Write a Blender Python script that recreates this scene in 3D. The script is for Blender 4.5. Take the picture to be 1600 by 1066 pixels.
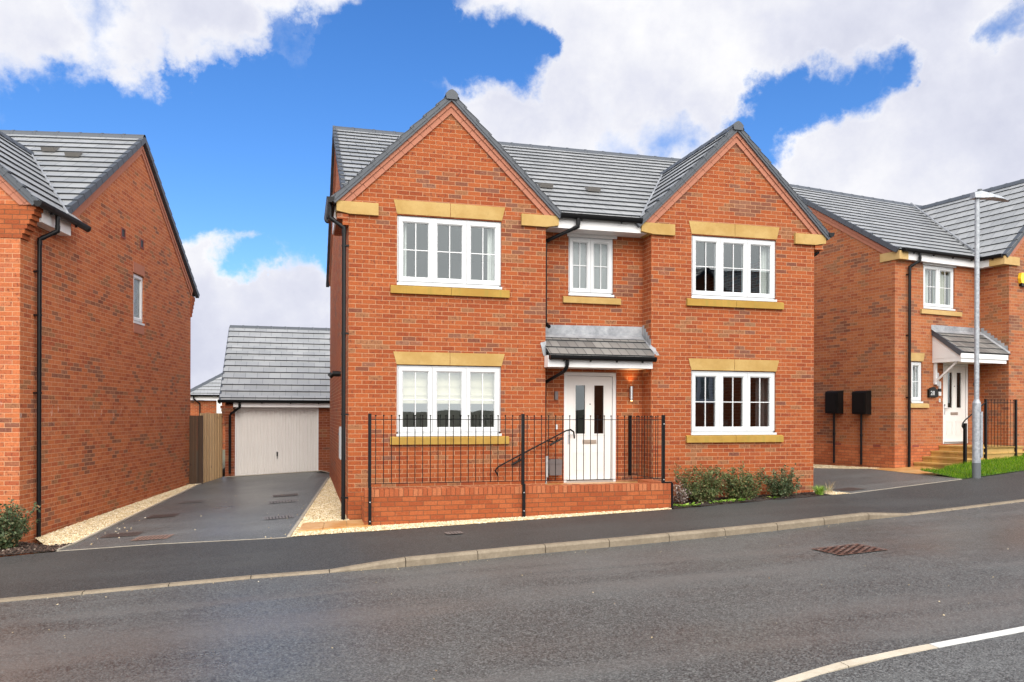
import bpy, bmesh, math, random
from mathutils import Vector, Matrix, noise as mnoise
rad = math.radians
SC = bpy.context.scene
COL = SC.collection
for o in list(bpy.data.objects):
    bpy.data.objects.remove(o)

# ------------------------------------------------------------------ camera
YAW, ROLL, FPX = 0.2612, 0.003, 1234.0
CAM = Vector((-0.761, -13.424, 1.761))
cam_d = bpy.data.cameras.new('camera')
cam = bpy.data.objects.new('camera', cam_d)
COL.objects.link(cam)
cam_d.sensor_fit = 'HORIZONTAL'
cam_d.sensor_width = 36.0
cam_d.lens = 36.0 * FPX / 1600.0
cam_d.shift_y = (647.3 - 533.0) / 1600.0
cam_d.clip_start = 0.1
cam_d.clip_end = 3000.0
cam.matrix_world = (Matrix.Translation(CAM) @ Matrix.Rotation(-YAW, 4, 'Z')
                    @ Matrix.Rotation(math.pi / 2, 4, 'X') @ Matrix.Rotation(ROLL, 4, 'Z'))
SC.camera = cam

# ------------------------------------------------------------------ light
SUN_DIR = Vector((-0.02, -1.0, 0.80)).normalized()      # towards the sun
SUN_EL = math.asin(SUN_DIR.z)
SUN_AZ = math.atan2(SUN_DIR.x, SUN_DIR.y)
sun_d = bpy.data.lights.new('sun', 'SUN')
sun_d.energy = 1.3
sun_d.angle = rad(28)
sun_d.color = (1.0, 0.95, 0.87)
sun = bpy.data.objects.new('sun', sun_d)
COL.objects.link(sun)
sun.rotation_euler = SUN_DIR.to_track_quat('Z', 'Y').to_euler()
SC.view_settings.view_transform = 'Standard'
SC.view_settings.look = 'None'
SC.view_settings.gamma = 1.0
SC.view_settings.exposure = 0.35


# ------------------------------------------------------------------ node helpers
class NT:
    def __init__(self, tree):
        self.t = tree
        tree.nodes.clear()

    def n(self, kind, **kw):
        nd = self.t.nodes.new(kind)
        for k, v in kw.items():
            setattr(nd, k, v)
        return nd

    def put(self, sock, v):
        if hasattr(v, 'is_output') or isinstance(v, bpy.types.NodeSocket):
            self.t.links.new(v, sock)
        elif v is not None:
            sock.default_value = v

    def m(self, op, a, b=None, c=None, clamp=False):
        nd = self.n('ShaderNodeMath', operation=op)
        nd.use_clamp = clamp
        self.put(nd.inputs[0], a)
        if b is not None:
            self.put(nd.inputs[1], b)
        if c is not None:
            self.put(nd.inputs[2], c)
        return nd.outputs[0]

    def mix(self, f, a, b, mode='MIX'):
        nd = self.n('ShaderNodeMix', data_type='RGBA', blend_type=mode)
        self.put(nd.inputs[0], f)
        for s, v in ((nd.inputs[6], a), (nd.inputs[7], b)):
            if isinstance(v, tuple) and len(v) == 3:
                v = v + (1,)
            self.put(s, v)
        return nd.outputs[2]

    def ramp(self, f, stops, interp='LINEAR'):
        nd = self.n('ShaderNodeValToRGB')
        cr = nd.color_ramp
        cr.interpolation = interp
        while len(cr.elements) < len(stops):
            cr.elements.new(0.5)
        for e, (p, c) in zip(cr.elements, stops):
            e.position = p
            e.color = c + (1,) if len(c) == 3 else c
        self.put(nd.inputs[0], f)
        return nd.outputs[0]

    def sstep(self, v, lo, hi, a=0.0, b=1.0):
        nd = self.n('ShaderNodeMapRange', interpolation_type='SMOOTHSTEP')
        self.put(nd.inputs[0], v)
        nd.inputs[1].default_value = lo
        nd.inputs[2].default_value = hi
        nd.inputs[3].default_value = a
        nd.inputs[4].default_value = b
        return nd.outputs[0]

    def noise(self, vec, scale, detail=3.0, rough=0.55, dist=0.0, dim='3D', out=0):
        nd = self.n('ShaderNodeTexNoise', noise_dimensions=dim)
        if vec is not None:
            self.put(nd.inputs['Vector'], vec)
        nd.inputs['Scale'].default_value = scale
        nd.inputs['Detail'].default_value = detail
        nd.inputs['Roughness'].default_value = rough
        nd.inputs['Distortion'].default_value = dist
        return nd.outputs[out]

    def vec(self, x, y, z=0.0):
        nd = self.n('ShaderNodeCombineXYZ')
        self.put(nd.inputs[0], x)
        self.put(nd.inputs[1], y)
        self.put(nd.inputs[2], z)
        return nd.outputs[0]

    def sep(self, v):
        nd = self.n('ShaderNodeSeparateXYZ')
        self.put(nd.inputs[0], v)
        return nd.outputs

    def coord(self, which='Object'):
        return self.n('ShaderNodeTexCoord').outputs[which]

    def pos(self):
        return self.n('ShaderNodeNewGeometry').outputs['Position']

    def bump(self, h, strength=0.3, dist=0.01, normal=None):
        nd = self.n('ShaderNodeBump')
        nd.inputs['Strength'].default_value = strength
        nd.inputs['Distance'].default_value = dist
        self.put(nd.inputs['Height'], h)
        if normal is not None:
            self.put(nd.inputs['Normal'], normal)
        return nd.outputs[0]

    def bsdf(self, color, rough=0.6, metal=0.0, normal=None, spec=0.5, coat=0.0, trans=0.0):
        nd = self.n('ShaderNodeBsdfPrincipled')
        if isinstance(color, tuple) and len(color) == 3:
            color = color + (1,)
        self.put(nd.inputs['Base Color'], color)
        self.put(nd.inputs['Roughness'], rough)
        nd.inputs['Metallic'].default_value = metal
        nd.inputs['Specular IOR Level'].default_value = spec
        nd.inputs['Coat Weight'].default_value = coat
        if normal is not None:
            self.put(nd.inputs['Normal'], normal)
        return nd.outputs[0]

    def out(self, sh):
        o = self.n('ShaderNodeOutputMaterial')
        self.t.links.new(sh, o.inputs[0])


def newmat(name):
    m = bpy.data.materials.new(name)
    m.use_nodes = True
    return m, NT(m.node_tree)


# ------------------------------------------------------------------ sky with clouds
def dir_from_px(px, py):
    R = Vector((math.cos(YAW), -math.sin(YAW), 0))
    F = Vector((math.sin(YAW), math.cos(YAW), 0))
    R2 = R * math.cos(ROLL) + Vector((0, 0, 1)) * math.sin(ROLL)
    U2 = -R * math.sin(ROLL) + Vector((0, 0, 1)) * math.cos(ROLL)
    return (F + R2 * ((px - 800) / FPX) - U2 * ((py - 647.3) / FPX)).normalized()


world = bpy.data.worlds.new('World')
SC.world = world
world.use_nodes = True
w = NT(world.node_tree)
sky = w.n('ShaderNodeTexSky', sky_type='NISHITA')
sky.sun_disc = False
sky.sun_elevation = SUN_EL
sky.sun_rotation = SUN_AZ
sky.altitude = 100
sky.air_density = 1.0
sky.dust_density = 0.6
sky.ozone_density = 2.5
wdir = w.coord('Generated')
# cloud banks, (x, y, radius) as the directions in which they stand in the sky
banks = [(10, 15, 85, 1), (110, 20, 78, 1), (200, 55, 62, 1), (290, 48, 60, 1), (350, 22, 52, 1), (425, -32, 48, .9), (500, -60, 48, 1),
         (180, 92, 28, .9), (640, 82, 17, .7), (415, 143, 14, .45),
         (300, 420, 75, 1), (350, 395, 50, 1), (300, 520, 120, 1), (455, 470, 62, 1), (500, 440, 40, 1), (420, 520, 130, 1), (250, 480, 100, 1),
         (785, 5, 55, .9), (800, 190, 85, 1), (765, 160, 50, 1), (900, 130, 100, 1), (960, 60, 120, 1), (1060, 130, 150, 1), (1000, 210, 90, .9),
         (1150, 30, 180, 1), (1300, 20, 160, 1), (1450, 60, 170, 1), (1560, 150, 170, 1), (1250, 240, 70, 1),
         (1350, 220, 110, 1), (1450, 280, 170, 1), (1600, 330, 200, 1), (1250, 330, 140, 1), (1080, 300, 140, .9),
         (900, 260, 100, .8), (1700, 100, 300, 1), (1650, 500, 350, 1), (-340, 30, 150, 1), (-300, 500, 250, 1),
         (1100, -250, 330, 1), (200, -260, 200, .8)]
holes = [(160, 30, 42, .55), (800, 85, 58, 1), (760, 110, 44, 1), (848, 65, 30, 1), (1160, 205, 40, 1), (1215, 170, 40, 1), (1275, 150, 44, 1),
         (1340, 135, 46, 1), (1390, 115, 32, 1), (1205, 200, 44, 1), (400, 400, 38, .85), (1040, 222, 46, .55), (970, 225, 30, .4),
         (1590, 40, 24, .6), (560, 120, 70, 1), (580, 300, 130, 1), (450, 240, 100, 1), (330, 250, 90, 1), (150, 220, 90, .8), (650, 50, 60, .8)]
# the directions are jostled by noise so that the edges break up
nz = w.n('ShaderNodeTexNoise')
w.put(nz.inputs['Vector'], wdir)
nz.inputs['Scale'].default_value = 9.0
nz.inputs['Detail'].default_value = 9.0
nz.inputs['Roughness'].default_value = 0.62
sub = w.n('ShaderNodeVectorMath', operation='SUBTRACT')
w.put(sub.inputs[0], nz.outputs['Color'])
sub.inputs[1].default_value = (0.5, 0.5, 0.5)
scl = w.n('ShaderNodeVectorMath', operation='SCALE')
w.put(scl.inputs[0], sub.outputs[0])
scl.inputs['Scale'].default_value = 0.15
addv = w.n('ShaderNodeVectorMath', operation='ADD')
w.put(addv.inputs[0], wdir)
w.put(addv.inputs[1], scl.outputs[0])
wd = w.n('ShaderNodeVectorMath', operation='NORMALIZE')
w.put(wd.inputs[0], addv.outputs[0])


def blob(x, y, r, k):
    d = dir_from_px(x, y)
    cosr = math.cos(math.atan(1.27 * r / FPX) * 1.0)
    dt = w.n('ShaderNodeVectorMath', operation='DOT_PRODUCT')
    w.put(dt.inputs[0], wd.outputs[0])
    dt.inputs[1].default_value = d
    mr = w.n('ShaderNodeMapRange')
    w.put(mr.inputs[0], dt.outputs['Value'])
    mr.inputs[1].default_value = cosr
    mr.inputs[2].default_value = 1.0
    mr.inputs[3].default_value = 0.0
    mr.inputs[4].default_value = k
    return mr.outputs[0]


pos_f = None
for b in banks:
    v = blob(*b)
    pos_f = v if pos_f is None else w.m('MAXIMUM', pos_f, v)
neg_f = None
for b in holes:
    v = blob(*b)
    neg_f = v if neg_f is None else w.m('MAXIMUM', neg_f, v)
wz = w.sep(wdir)[2]
# behind the viewer: broken cloud from plain noise
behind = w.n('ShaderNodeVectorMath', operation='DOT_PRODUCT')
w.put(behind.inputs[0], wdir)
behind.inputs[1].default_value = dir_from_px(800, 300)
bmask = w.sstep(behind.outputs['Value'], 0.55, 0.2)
bn = w.noise(wdir, 2.2, 8, 0.6)
bcl = w.m('MULTIPLY', bmask, w.sstep(bn, 0.22, 0.42))
fn = w.noise(wdir, 16.0, 8, 0.62)
field = w.m('ADD', w.m('SUBTRACT', w.m('MULTIPLY', pos_f, 1.0), w.m('MULTIPLY', neg_f, 1.1)), w.m('MULTIPLY', w.m('SUBTRACT', fn, 0.5), 0.95))
horizon = w.sstep(wz, 0.20, 0.02, 0.0, 0.7)
field = w.m('ADD', field, w.m('MULTIPLY', horizon, 0.8))
cmask = w.m('MAXIMUM', w.sstep(field, -0.06, 0.80), bcl)
cn = w.noise(wdir, 4.5, 7, 0.6)
cn2 = w.noise(wdir, 1.9, 4, 0.5)
ctone = w.m('ADD', w.m('MULTIPLY', cn, 0.65), w.m('MULTIPLY', cn2, 0.35))
ctone = w.m('ADD', ctone, w.sstep(field, 0.15, 1.1, 0.07, -0.035))
ccol = w.ramp(ctone, [(0.34, (0.72, 0.75, 0.92)), (0.46, (0.93, 0.95, 1.08)), (0.56, (1.16, 1.16, 1.20)), (0.66, (1.32, 1.32, 1.32))])
ccol = w.mix(w.m('MULTIPLY', bmask, 0.85), ccol, w.ramp(ctone, [(0.36, (0.74, 0.73, 0.70)), (0.58, (1.08, 1.06, 1.02))]))
SKY_STR = 0.10
hs = w.n('ShaderNodeHueSaturation')
hs.inputs['Saturation'].default_value = 1.25
w.put(hs.inputs['Color'], sky.outputs[0])
skyc = w.mix(1.0, hs.outputs[0], (1.02, 1.18, 1.48), 'MULTIPLY')
cl_s = w.mix(1.0, ccol, (1 / SKY_STR * 0.66,) * 3, 'MULTIPLY')
# unseen cloud beside and behind brightened as added fill, more round the veiled sun
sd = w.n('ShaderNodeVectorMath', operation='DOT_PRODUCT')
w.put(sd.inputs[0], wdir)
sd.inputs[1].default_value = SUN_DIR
fill_glow = w.m('ADD', w.sstep(behind.outputs['Value'], 0.62, -0.1, 1.0, 2.7), w.sstep(sd.outputs['Value'], 0.2, 1.0, 0.0, 1.0))
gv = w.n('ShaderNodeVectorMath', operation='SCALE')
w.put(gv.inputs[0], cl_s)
w.put(gv.inputs['Scale'], fill_glow)
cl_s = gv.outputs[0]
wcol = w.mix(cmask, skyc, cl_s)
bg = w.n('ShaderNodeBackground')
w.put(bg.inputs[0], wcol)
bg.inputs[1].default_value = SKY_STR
wo = w.n('ShaderNodeOutputWorld')
world.node_tree.links.new(bg.outputs[0], wo.inputs[0])

# ------------------------------------------------------------------ materials
BW, BH = 0.225, 0.075


def brick_mat(name, palette, mortar, grey=0.5, efflor=0.0, tint=(1, 1, 1), mott=0.75, band=None, bumpk=0.6, mort_w=0.0042, seed=0.0):
    m, t = newmat(name)
    uv = t.coord('UV')
    s = t.sep(uv)
    u, v = s[0], s[1]
    wob = t.noise(uv, 14.0, 2, 0.5, out=1)
    ws = t.sep(wob)
    u2 = t.m('ADD', u, t.m('MULTIPLY', t.m('SUBTRACT', ws[0], 0.5), 0.010))
    v2 = t.m('ADD', v, t.m('MULTIPLY', t.m('SUBTRACT', ws[1], 0.5), 0.006))
    rv = t.m('DIVIDE', v2, BH)
    row = t.m('FLOOR', rv)
    uo = t.m('ADD', u2, t.m('MULTIPLY', t.m('FRACT', t.m('MULTIPLY', row, 0.5)), BW))
    cu = t.m('DIVIDE', uo, BW)
    col = t.m('FLOOR', cu)
    fu = t.m('FRACT', cu)
    fv = t.m('FRACT', rv)
    du = t.m('MULTIPLY', t.m('MINIMUM', fu, t.m('SUBTRACT', 1.0, fu)), BW)
    dv = t.m('MULTIPLY', t.m('MINIMUM', fv, t.m('SUBTRACT', 1.0, fv)), BH)
    d = t.m('MINIMUM', du, dv)
    fine = t.noise(uv, 120.0, 3, 0.6)
    d2 = t.m('ADD', d, t.m('MULTIPLY', t.m('SUBTRACT', fine, 0.5), 0.004))
    bm = t.sstep(d2, mort_w - 0.0018, mort_w + 0.0018)
    cell = t.vec(col, row, seed)
    wn = t.n('ShaderNodeTexWhiteNoise', noise_dimensions='3D')
    t.put(wn.inputs['Vector'], cell)
    rnd = wn.outputs['Value']
    rc = t.sep(wn.outputs['Color'])
    n = len(palette)
    base = t.ramp(rnd, [(i / n, c) for i, c in enumerate(palette)], 'CONSTANT')
    # clusters of grey overburnt bricks
    cc = t.vec(t.m('MULTIPLY', col, BW), t.m('MULTIPLY', row, BH), seed + 3.0)
    cl = t.noise(cc, 1.3, 3, 0.6)
    gsel = t.sstep(t.m('ADD', t.m('MULTIPLY', cl, 1.3), t.m('MULTIPLY', rc[1], 0.30)), 0.985 - 0.10 * grey, 1.01 - 0.10 * grey)
    gcol = t.ramp(rc[2], [(0.0, (0.10, 0.055, 0.04)), (0.4, (0.15, 0.095, 0.07)), (0.7, (0.075, 0.035, 0.03)), (1.0, (0.20, 0.13, 0.09))])
    base = t.mix(t.m('MULTIPLY', gsel, 0.62 if grey > -1 else 0.0), base, gcol)
    cl2 = t.noise(t.vec(t.m('ADD', t.m('MULTIPLY', col, BW), 9.0), t.m('MULTIPLY', row, BH * 1.6), seed + 8.0), 1.6, 2, 0.6)
    bsel = t.sstep(t.m('ADD', t.m('MULTIPLY', cl2, 1.3), t.m('MULTIPLY', rc[0], 0.30)), 1.0, 1.02)
    base = t.mix(t.m('MULTIPLY', bsel, 0.7 if grey > -1 else 0.0), base, (0.25, 0.125, 0.060))
    # streaks and speckle within a brick
    sp = t.noise(t.vec(t.m('MULTIPLY', u, 0.45), v, seed), 55.0, 4, 0.65)
    vary = t.m('ADD', 0.52, t.m('MULTIPLY', sp, 0.96))
    big = t.noise(uv, 0.7, 3, 0.5)
    vary = t.m('MULTIPLY', vary, t.m('ADD', 0.86, t.m('MULTIPLY', big, 0.28)))
    vcol = t.n('ShaderNodeCombineColor')
    for i in range(3):
        t.put(vcol.inputs[i], vary)
    base = t.mix(1.0, base, vcol.outputs[0], 'MULTIPLY')
    # dark burnt patches inside single bricks, more in some bricks than in others
    mo = t.noise(t.vec(t.m('ADD', u, t.m('MULTIPLY', rnd, 7.0)), t.m('MULTIPLY', v, 0.6), seed), 26.0, 3, 0.65)
    ms = t.m('MULTIPLY', t.sstep(mo, 0.50, 0.66), t.sstep(rc[0], 0.15, 0.95, 0.12, mott))
    base = t.mix(ms, base, (0.125, 0.034, 0.022))
    lp = t.m('MULTIPLY', t.sstep(mo, 0.44, 0.30), t.sstep(rc[1], 0.5, 1.0, 0.0, 0.5))
    base = t.mix(lp, base, (0.40, 0.17, 0.085))
    if efflor:
        e = t.sstep(t.noise(uv, 2.4, 5, 0.75), 0.60, 0.78)
        e2 = t.sstep(t.noise(uv, 40.0, 2, 0.6), 0.42, 0.62)
        base = t.mix(t.m('MULTIPLY', t.m('MULTIPLY', e, e2), efflor), base, (0.62, 0.42, 0.33))
    if band:       # salts washed out along one lift of the wall
        bz = t.sstep(t.m('ABSOLUTE', t.m('SUBTRACT', t.m('ADD', v, t.m('MULTIPLY', t.m('SUBTRACT', t.noise(uv, 0.5, 2, 0.5), 0.5), 0.5)), band[0])), band[1], 0.02)
        bs = t.sstep(t.noise(t.vec(u, t.m('MULTIPLY', v, 0.35), 4.0), 9.0, 4, 0.75), 0.58, 0.70)
        base = t.mix(t.m('MULTIPLY', t.m('MULTIPLY', bz, bs), 0.75), base, (0.75, 0.62, 0.55))
    mcol = t.mix(t.noise(uv, 9.0, 4, 0.6), tuple(c * 0.7 for c in mortar), tuple(min(1, c * 1.2) for c in mortar))
    c = t.mix(bm, mcol, base)
    c = t.mix(1.0, c, tint, 'MULTIPLY')
    h = t.m('ADD', t.m('MULTIPLY', bm, 0.8), t.m('MULTIPLY', fine, 0.35))
    h = t.m('ADD', h, t.m('MULTIPLY', rnd, 0.12))
    nrm = t.bump(h, bumpk, 0.006)
    t.out(t.bsdf(c, 0.86, normal=nrm, spec=0.25))
    return m


PAL = [(0.47, 0.128, 0.043), (0.52, 0.155, 0.055), (0.40, 0.098, 0.036), (0.50, 0.142, 0.046), (0.44, 0.125, 0.052),
       (0.56, 0.165, 0.058), (0.36, 0.080, 0.032), (0.48, 0.132, 0.044), (0.49, 0.16, 0.065), (0.42, 0.105, 0.036)]
PAL = [((0.7 * r + 0.141) * 0.63, (0.7 * g + 0.039) * 0.55, (0.7 * b + 0.013) * 0.47) for r, g, b in PAL]
M = {}
M['brick'] = brick_mat('orange_brick', PAL, (0.45, 0.25, 0.14), grey=0.0, efflor=0.45)
M['brick_left'] = brick_mat('lightened_left_brick', band=(2.0, 0.30), palette=[tuple(c * k for c, k in zip(p, (1.40, 1.68, 2.15))) for p in PAL], mortar=(0.54, 0.30, 0.17), grey=0.25, efflor=0.40, seed=7.0)  # extra light put into the palette, as the side wall stands in shade
M['brick_right'] = brick_mat('lightened_right_brick', [tuple(c * k for c, k in zip(p, (1.22, 1.62, 2.15))) for p in PAL], (0.40, 0.24, 0.14), grey=0.3, efflor=0.6, seed=11.0)  # brick colours lightened to make up for weak light on this house
M['plinth'] = brick_mat('plinth_brick', [(0.30, 0.074, 0.023), (0.33, 0.086, 0.027), (0.27, 0.063, 0.020), (0.35, 0.094, 0.031)], (0.16, 0.065, 0.03), grey=-3.0, seed=2.0, mott=0.25, mort_w=0.0055)
M['plinth_right'] = brick_mat('right_plinth_brick', [(0.44, 0.125, 0.048), (0.48, 0.145, 0.056), (0.40, 0.11, 0.042), (0.50, 0.16, 0.064)], (0.20, 0.09, 0.05), grey=-3.0, seed=2.0, mott=0.25, mort_w=0.0055)
M['brick_garage'] = brick_mat('garage_brick', [tuple(c * k for c, k in zip(p, (0.72, 0.8, 1.1))) for p in PAL], (0.34, 0.17, 0.12), grey=0.2, seed=5.0)


def plain(name, color, rough=0.5, metal=0.0, nscale=30.0, amt=0.12, bumpk=0.1, spec=0.5, coat=0.0, dist=0.004):
    m, t = newmat(name)
    p = t.coord('Object')
    n = t.noise(p, nscale, 4, 0.6)
    n2 = t.noise(p, nscale * 0.08, 3, 0.6)
    k = t.m('ADD', 1 - amt, t.m('MULTIPLY', t.m('ADD', n, n2), amt))
    vc = t.n('ShaderNodeCombineColor')
    for i in range(3):
        t.put(vc.inputs[i], k)
    c = t.mix(1.0, color, vc.outputs[0], 'MULTIPLY')
    r = t.m('ADD', rough - 0.05, t.m('MULTIPLY', n2, 0.1))
    t.out(t.bsdf(c, r, metal, t.bump(n, bumpk, dist), spec, coat))
    return m


M['upvc'] = plain('white_upvc', (0.60, 0.61, 0.62), 0.35, amt=0.05, bumpk=0.02)
M['fascia'] = plain('white_fascia_board', (0.70, 0.69, 0.69), 0.4, amt=0.06, bumpk=0.02)
M['door'] = plain('white_door_panel', (0.70, 0.67, 0.65), 0.42, nscale=80, amt=0.04, bumpk=0.03)
M['seal'] = plain('grey_seal', (0.25, 0.25, 0.26), 0.6)
M['black'] = plain('black_plastic', (0.006, 0.006, 0.007), 0.35, amt=0.1, bumpk=0.03, spec=0.22)
M['iron'] = plain('black_painted_iron', (0.005, 0.005, 0.006), 0.4, amt=0.1, spec=0.2)
M['boxblack'] = plain('black_box_plastic', (0.006, 0.006, 0.006), 0.42, amt=0.1, spec=0.25)
M['zinc'] = plain('bolt_zinc', (0.6, 0.6, 0.6), 0.35, 0.8)
M['steel'] = plain('brushed_steel', (0.55, 0.55, 0.56), 0.3, 0.9, amt=0.1)
M['dark'] = plain('dark_verge_tile', (0.058, 0.066, 0.080), 0.55, nscale=60, amt=0.25, bumpk=0.15)
M['salmon'] = plain('salmon_brick_slip', (0.38, 0.150, 0.092), 0.85, nscale=50, amt=0.3, bumpk=0.2)
M['cream'] = plain('cream_fabric', (0.52, 0.50, 0.38), 0.9, nscale=90, amt=0.15)
M['curtain'] = plain('white_curtain', (0.7, 0.7, 0.66), 0.9, nscale=90, amt=0.15)
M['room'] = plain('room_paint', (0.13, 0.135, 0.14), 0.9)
M['yellow'] = plain('yellow_plastic', (0.85, 0.52, 0.02), 0.4)
M['concrete_box'] = plain('grey_box_plastic', (0.42, 0.43, 0.44), 0.6)
M['browngrey'] = plain('weathered_grey_plastic', (0.12, 0.10, 0.10), 0.55)
M['ventgrey'] = plain('vent_tile_grey', (0.15, 0.14, 0.13), 0.6)
M['vent'] = plain('terracotta_vent', (0.22, 0.05, 0.03), 0.7)
M['garage_white'] = plain('garage_door_paint', (0.66, 0.63, 0.605), 0.45, amt=0.08, bumpk=0.04)
M['foot'] = plain('dark_grey_paint', (0.10, 0.11, 0.12), 0.5)


def galv():
    m, t = newmat('galvanised_steel')
    p = t.coord('Object')
    vo = t.n('ShaderNodeTexVoronoi')
    t.put(vo.inputs['Vector'], p)
    vo.inputs['Scale'].default_value = 28.0
    s = t.sep(vo.outputs['Color'])
    n = t.noise(p, 6.0, 4, 0.6)
    c = t.ramp(t.m('ADD', t.m('MULTIPLY', s[0], 0.5), t.m('MULTIPLY', n, 0.5)), [(0.2, (0.26, 0.28, 0.31)), (0.8, (0.42, 0.44, 0.47))])
    t.out(t.bsdf(c, 0.5, 0.35))
    return m


M['galv'] = galv()


def stone_mat(name, a, b, green=0.0, rough=0.8):
    m, t = newmat(name)
    p = t.coord('Object')
    n = t.noise(p, 1.6, 4, 0.65)
    f = t.noise(p, 110.0, 3, 0.7)
    c = t.mix(t.sstep(n, 0.35, 0.65), a, b)
    c = t.mix(t.m('MULTIPLY', t.sstep(f, 0.48, 0.72), 0.35), c, (0.26, 0.14, 0.045))
    c = t.mix(t.m('MULTIPLY', t.sstep(t.noise(p, 7.0, 4, 0.7), 0.52, 0.75), 0.3), c, tuple(x * 0.62 for x in a))
    if green:
        st = t.noise(t.n('ShaderNodeMapping').outputs[0], 1.0)
        mp = t.n('ShaderNodeMapping')
        t.put(mp.inputs[0], p)
        mp.inputs['Scale'].default_value = (9.0, 9.0, 0.6)
        st = t.noise(mp.outputs[0], 1.0, 4, 0.7)
        c = t.mix(t.m('MULTIPLY', t.sstep(st, 0.52, 0.66), green), c, (0.26, 0.20, 0.04))
    t.out(t.bsdf(c, rough, normal=t.bump(f, 0.25, 0.004), spec=0.3))
    return m


M['stone'] = stone_mat('buff_stone', (0.38, 0.235, 0.072), (0.46, 0.31, 0.115))
M['stone_pale'] = stone_mat('pale_buff_stone', (0.45, 0.29, 0.11), (0.51, 0.35, 0.15))
M['sill'] = stone_mat('buff_stone_sill', (0.33, 0.19, 0.035), (0.39, 0.24, 0.05), green=0.6)
M['slab'] = stone_mat('wet_orange_sandstone', (0.46, 0.21, 0.055), (0.56, 0.36, 0.17), rough=0.4)
M['step'] = stone_mat('brown_sandstone_step', (0.34, 0.20, 0.07), (0.55, 0.33, 0.10), green=0.6, rough=0.6)


def tile_mat(name, a, b, tw=0.33, gauge=0.30, rough=0.42, spread=0.14, joint=0.5, jw=0.0):
    m, t = newmat(name)
    uv = t.coord('UV')
    s = t.sep(uv)
    row = t.m('FLOOR', t.m('DIVIDE', t.m('ADD', s[1], 0.0001), gauge))
    uo = t.m('ADD', s[0], t.m('MULTIPLY', t.m('FRACT', t.m('MULTIPLY', row, 0.5)), tw))
    cu = t.m('DIVIDE', uo, tw)
    col = t.m('FLOOR', cu)
    fu = t.m('FRACT', cu)
    d = t.m('MULTIPLY', t.m('MINIMUM', fu, t.m('SUBTRACT', 1.0, fu)), tw)
    j = t.sstep(d, 0.002 + jw, 0.006 + jw)
    wn = t.n('ShaderNodeTexWhiteNoise', noise_dimensions='2D')
    t.put(wn.inputs['Vector'], t.vec(col, row))
    n = t.noise(uv, 1.1, 4, 0.6)
    f = t.noise(uv, 90.0, 3, 0.7)
    k = t.m('ADD', t.m('MULTIPLY', wn.outputs['Value'], spread * 2), t.m('ADD', t.m('MULTIPLY', n, 0.5), t.m('MULTIPLY', f, 0.25)))
    c = t.ramp(k, [(0.15, a), (0.9, b)])
    c = t.mix(j, t.mix(joint, c, (0.05, 0.05, 0.055)), c)
    r = t.m('ADD', rough - 0.10, t.m('MULTIPLY', n, 0.2))
    hh = t.m('ADD', t.m('MULTIPLY', j, 0.6), t.m('MULTIPLY', f, 0.15))
    t.out(t.bsdf(c, r, normal=t.bump(hh, 0.35, 0.005), spec=0.55))
    return m


M['tile'] = tile_mat('grey_roof_tile', (0.20, 0.208, 0.215), (0.355, 0.36, 0.365), rough=0.38, spread=0.15, joint=0.8, jw=0.001)
M['tile_canopy'] = tile_mat('canopy_roof_tile', (0.085, 0.083, 0.080), (0.20, 0.195, 0.185), tw=0.165, gauge=0.255, spread=0.3, joint=0.95, jw=0.004)
M['tile_edge'] = plain('tile_edge', (0.030, 0.033, 0.038), 0.7, amt=0.2)


def lead():
    m, t = newmat('weathered_lead')
    p = t.coord('Object')
    n = t.noise(p, 7.0, 5, 0.7)
    n2 = t.noise(p, 1.7, 4, 0.6)
    c = t.ramp(t.m('ADD', t.m('MULTIPLY', n, 0.6), t.m('MULTIPLY', n2, 0.4)), [(0.35, (0.17, 0.18, 0.20)), (0.5, (0.29, 0.30, 0.32)), (0.68, (0.42, 0.43, 0.45))])
    t.out(t.bsdf(c, 0.5, 0.2, t.bump(n, 0.3, 0.01)))
    return m


M['lead'] = lead()


def glass_mat(name, tint, k, obscured=False):
    m, t = newmat(name)
    tr = t.n('ShaderNodeBsdfTransparent')
    tr.inputs[0].default_value = tint + (1,)
    gl = t.n('ShaderNodeBsdfGlossy')
    gl.inputs['Color'].default_value = (0.85, 0.92, 0.95, 1)
    gl.inputs['Roughness'].default_value = 0.01
    ge = t.n('ShaderNodeNewGeometry')
    dp = t.n('ShaderNodeVectorMath', operation='DOT_PRODUCT')
    t.put(dp.inputs[0], ge.outputs['Incoming'])
    t.put(dp.inputs[1], ge.outputs['Normal'])
    fr = t.m('ADD', 0.05, t.m('MULTIPLY', 0.95, t.m('POWER', t.m('SUBTRACT', 1.0, t.m('ABSOLUTE', dp.outputs['Value'])), 5.0)))
    p = t.coord('Object')
    nb = t.bump(t.noise(p, 1.2, 2, 0.5), 0.06, 0.02)
    if obscured:
        vo = t.n('ShaderNodeTexVoronoi')
        t.put(vo.inputs['Vector'], p)
        vo.inputs['Scale'].default_value = 70.0
        nb = t.bump(vo.outputs['Distance'], 0.35, 0.01)
        gl.inputs['Roughness'].default_value = 0.12
    t.put(gl.inputs['Normal'], nb)
    mx = t.n('ShaderNodeMixShader')
    t.put(mx.inputs[0], t.m('ADD', t.m('MULTIPLY', fr, 1.4), k, clamp=True))
    if obscured:
        df = t.n('ShaderNodeBsdfDiffuse')
        df.inputs[0].default_value = (0.16, 0.18, 0.18, 1)
        m2 = t.n('ShaderNodeMixShader')
        m2.inputs[0].default_value = 0.75
        t.put(m2.inputs[1], tr.outputs[0])
        t.put(m2.inputs[2], df.outputs[0])
        t.put(mx.inputs[1], m2.outputs[0])
    else:
        t.put(mx.inputs[1], tr.outputs[0])
    t.put(mx.inputs[2], gl.outputs[0])
    t.out(mx.outputs[0])
    return m


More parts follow.
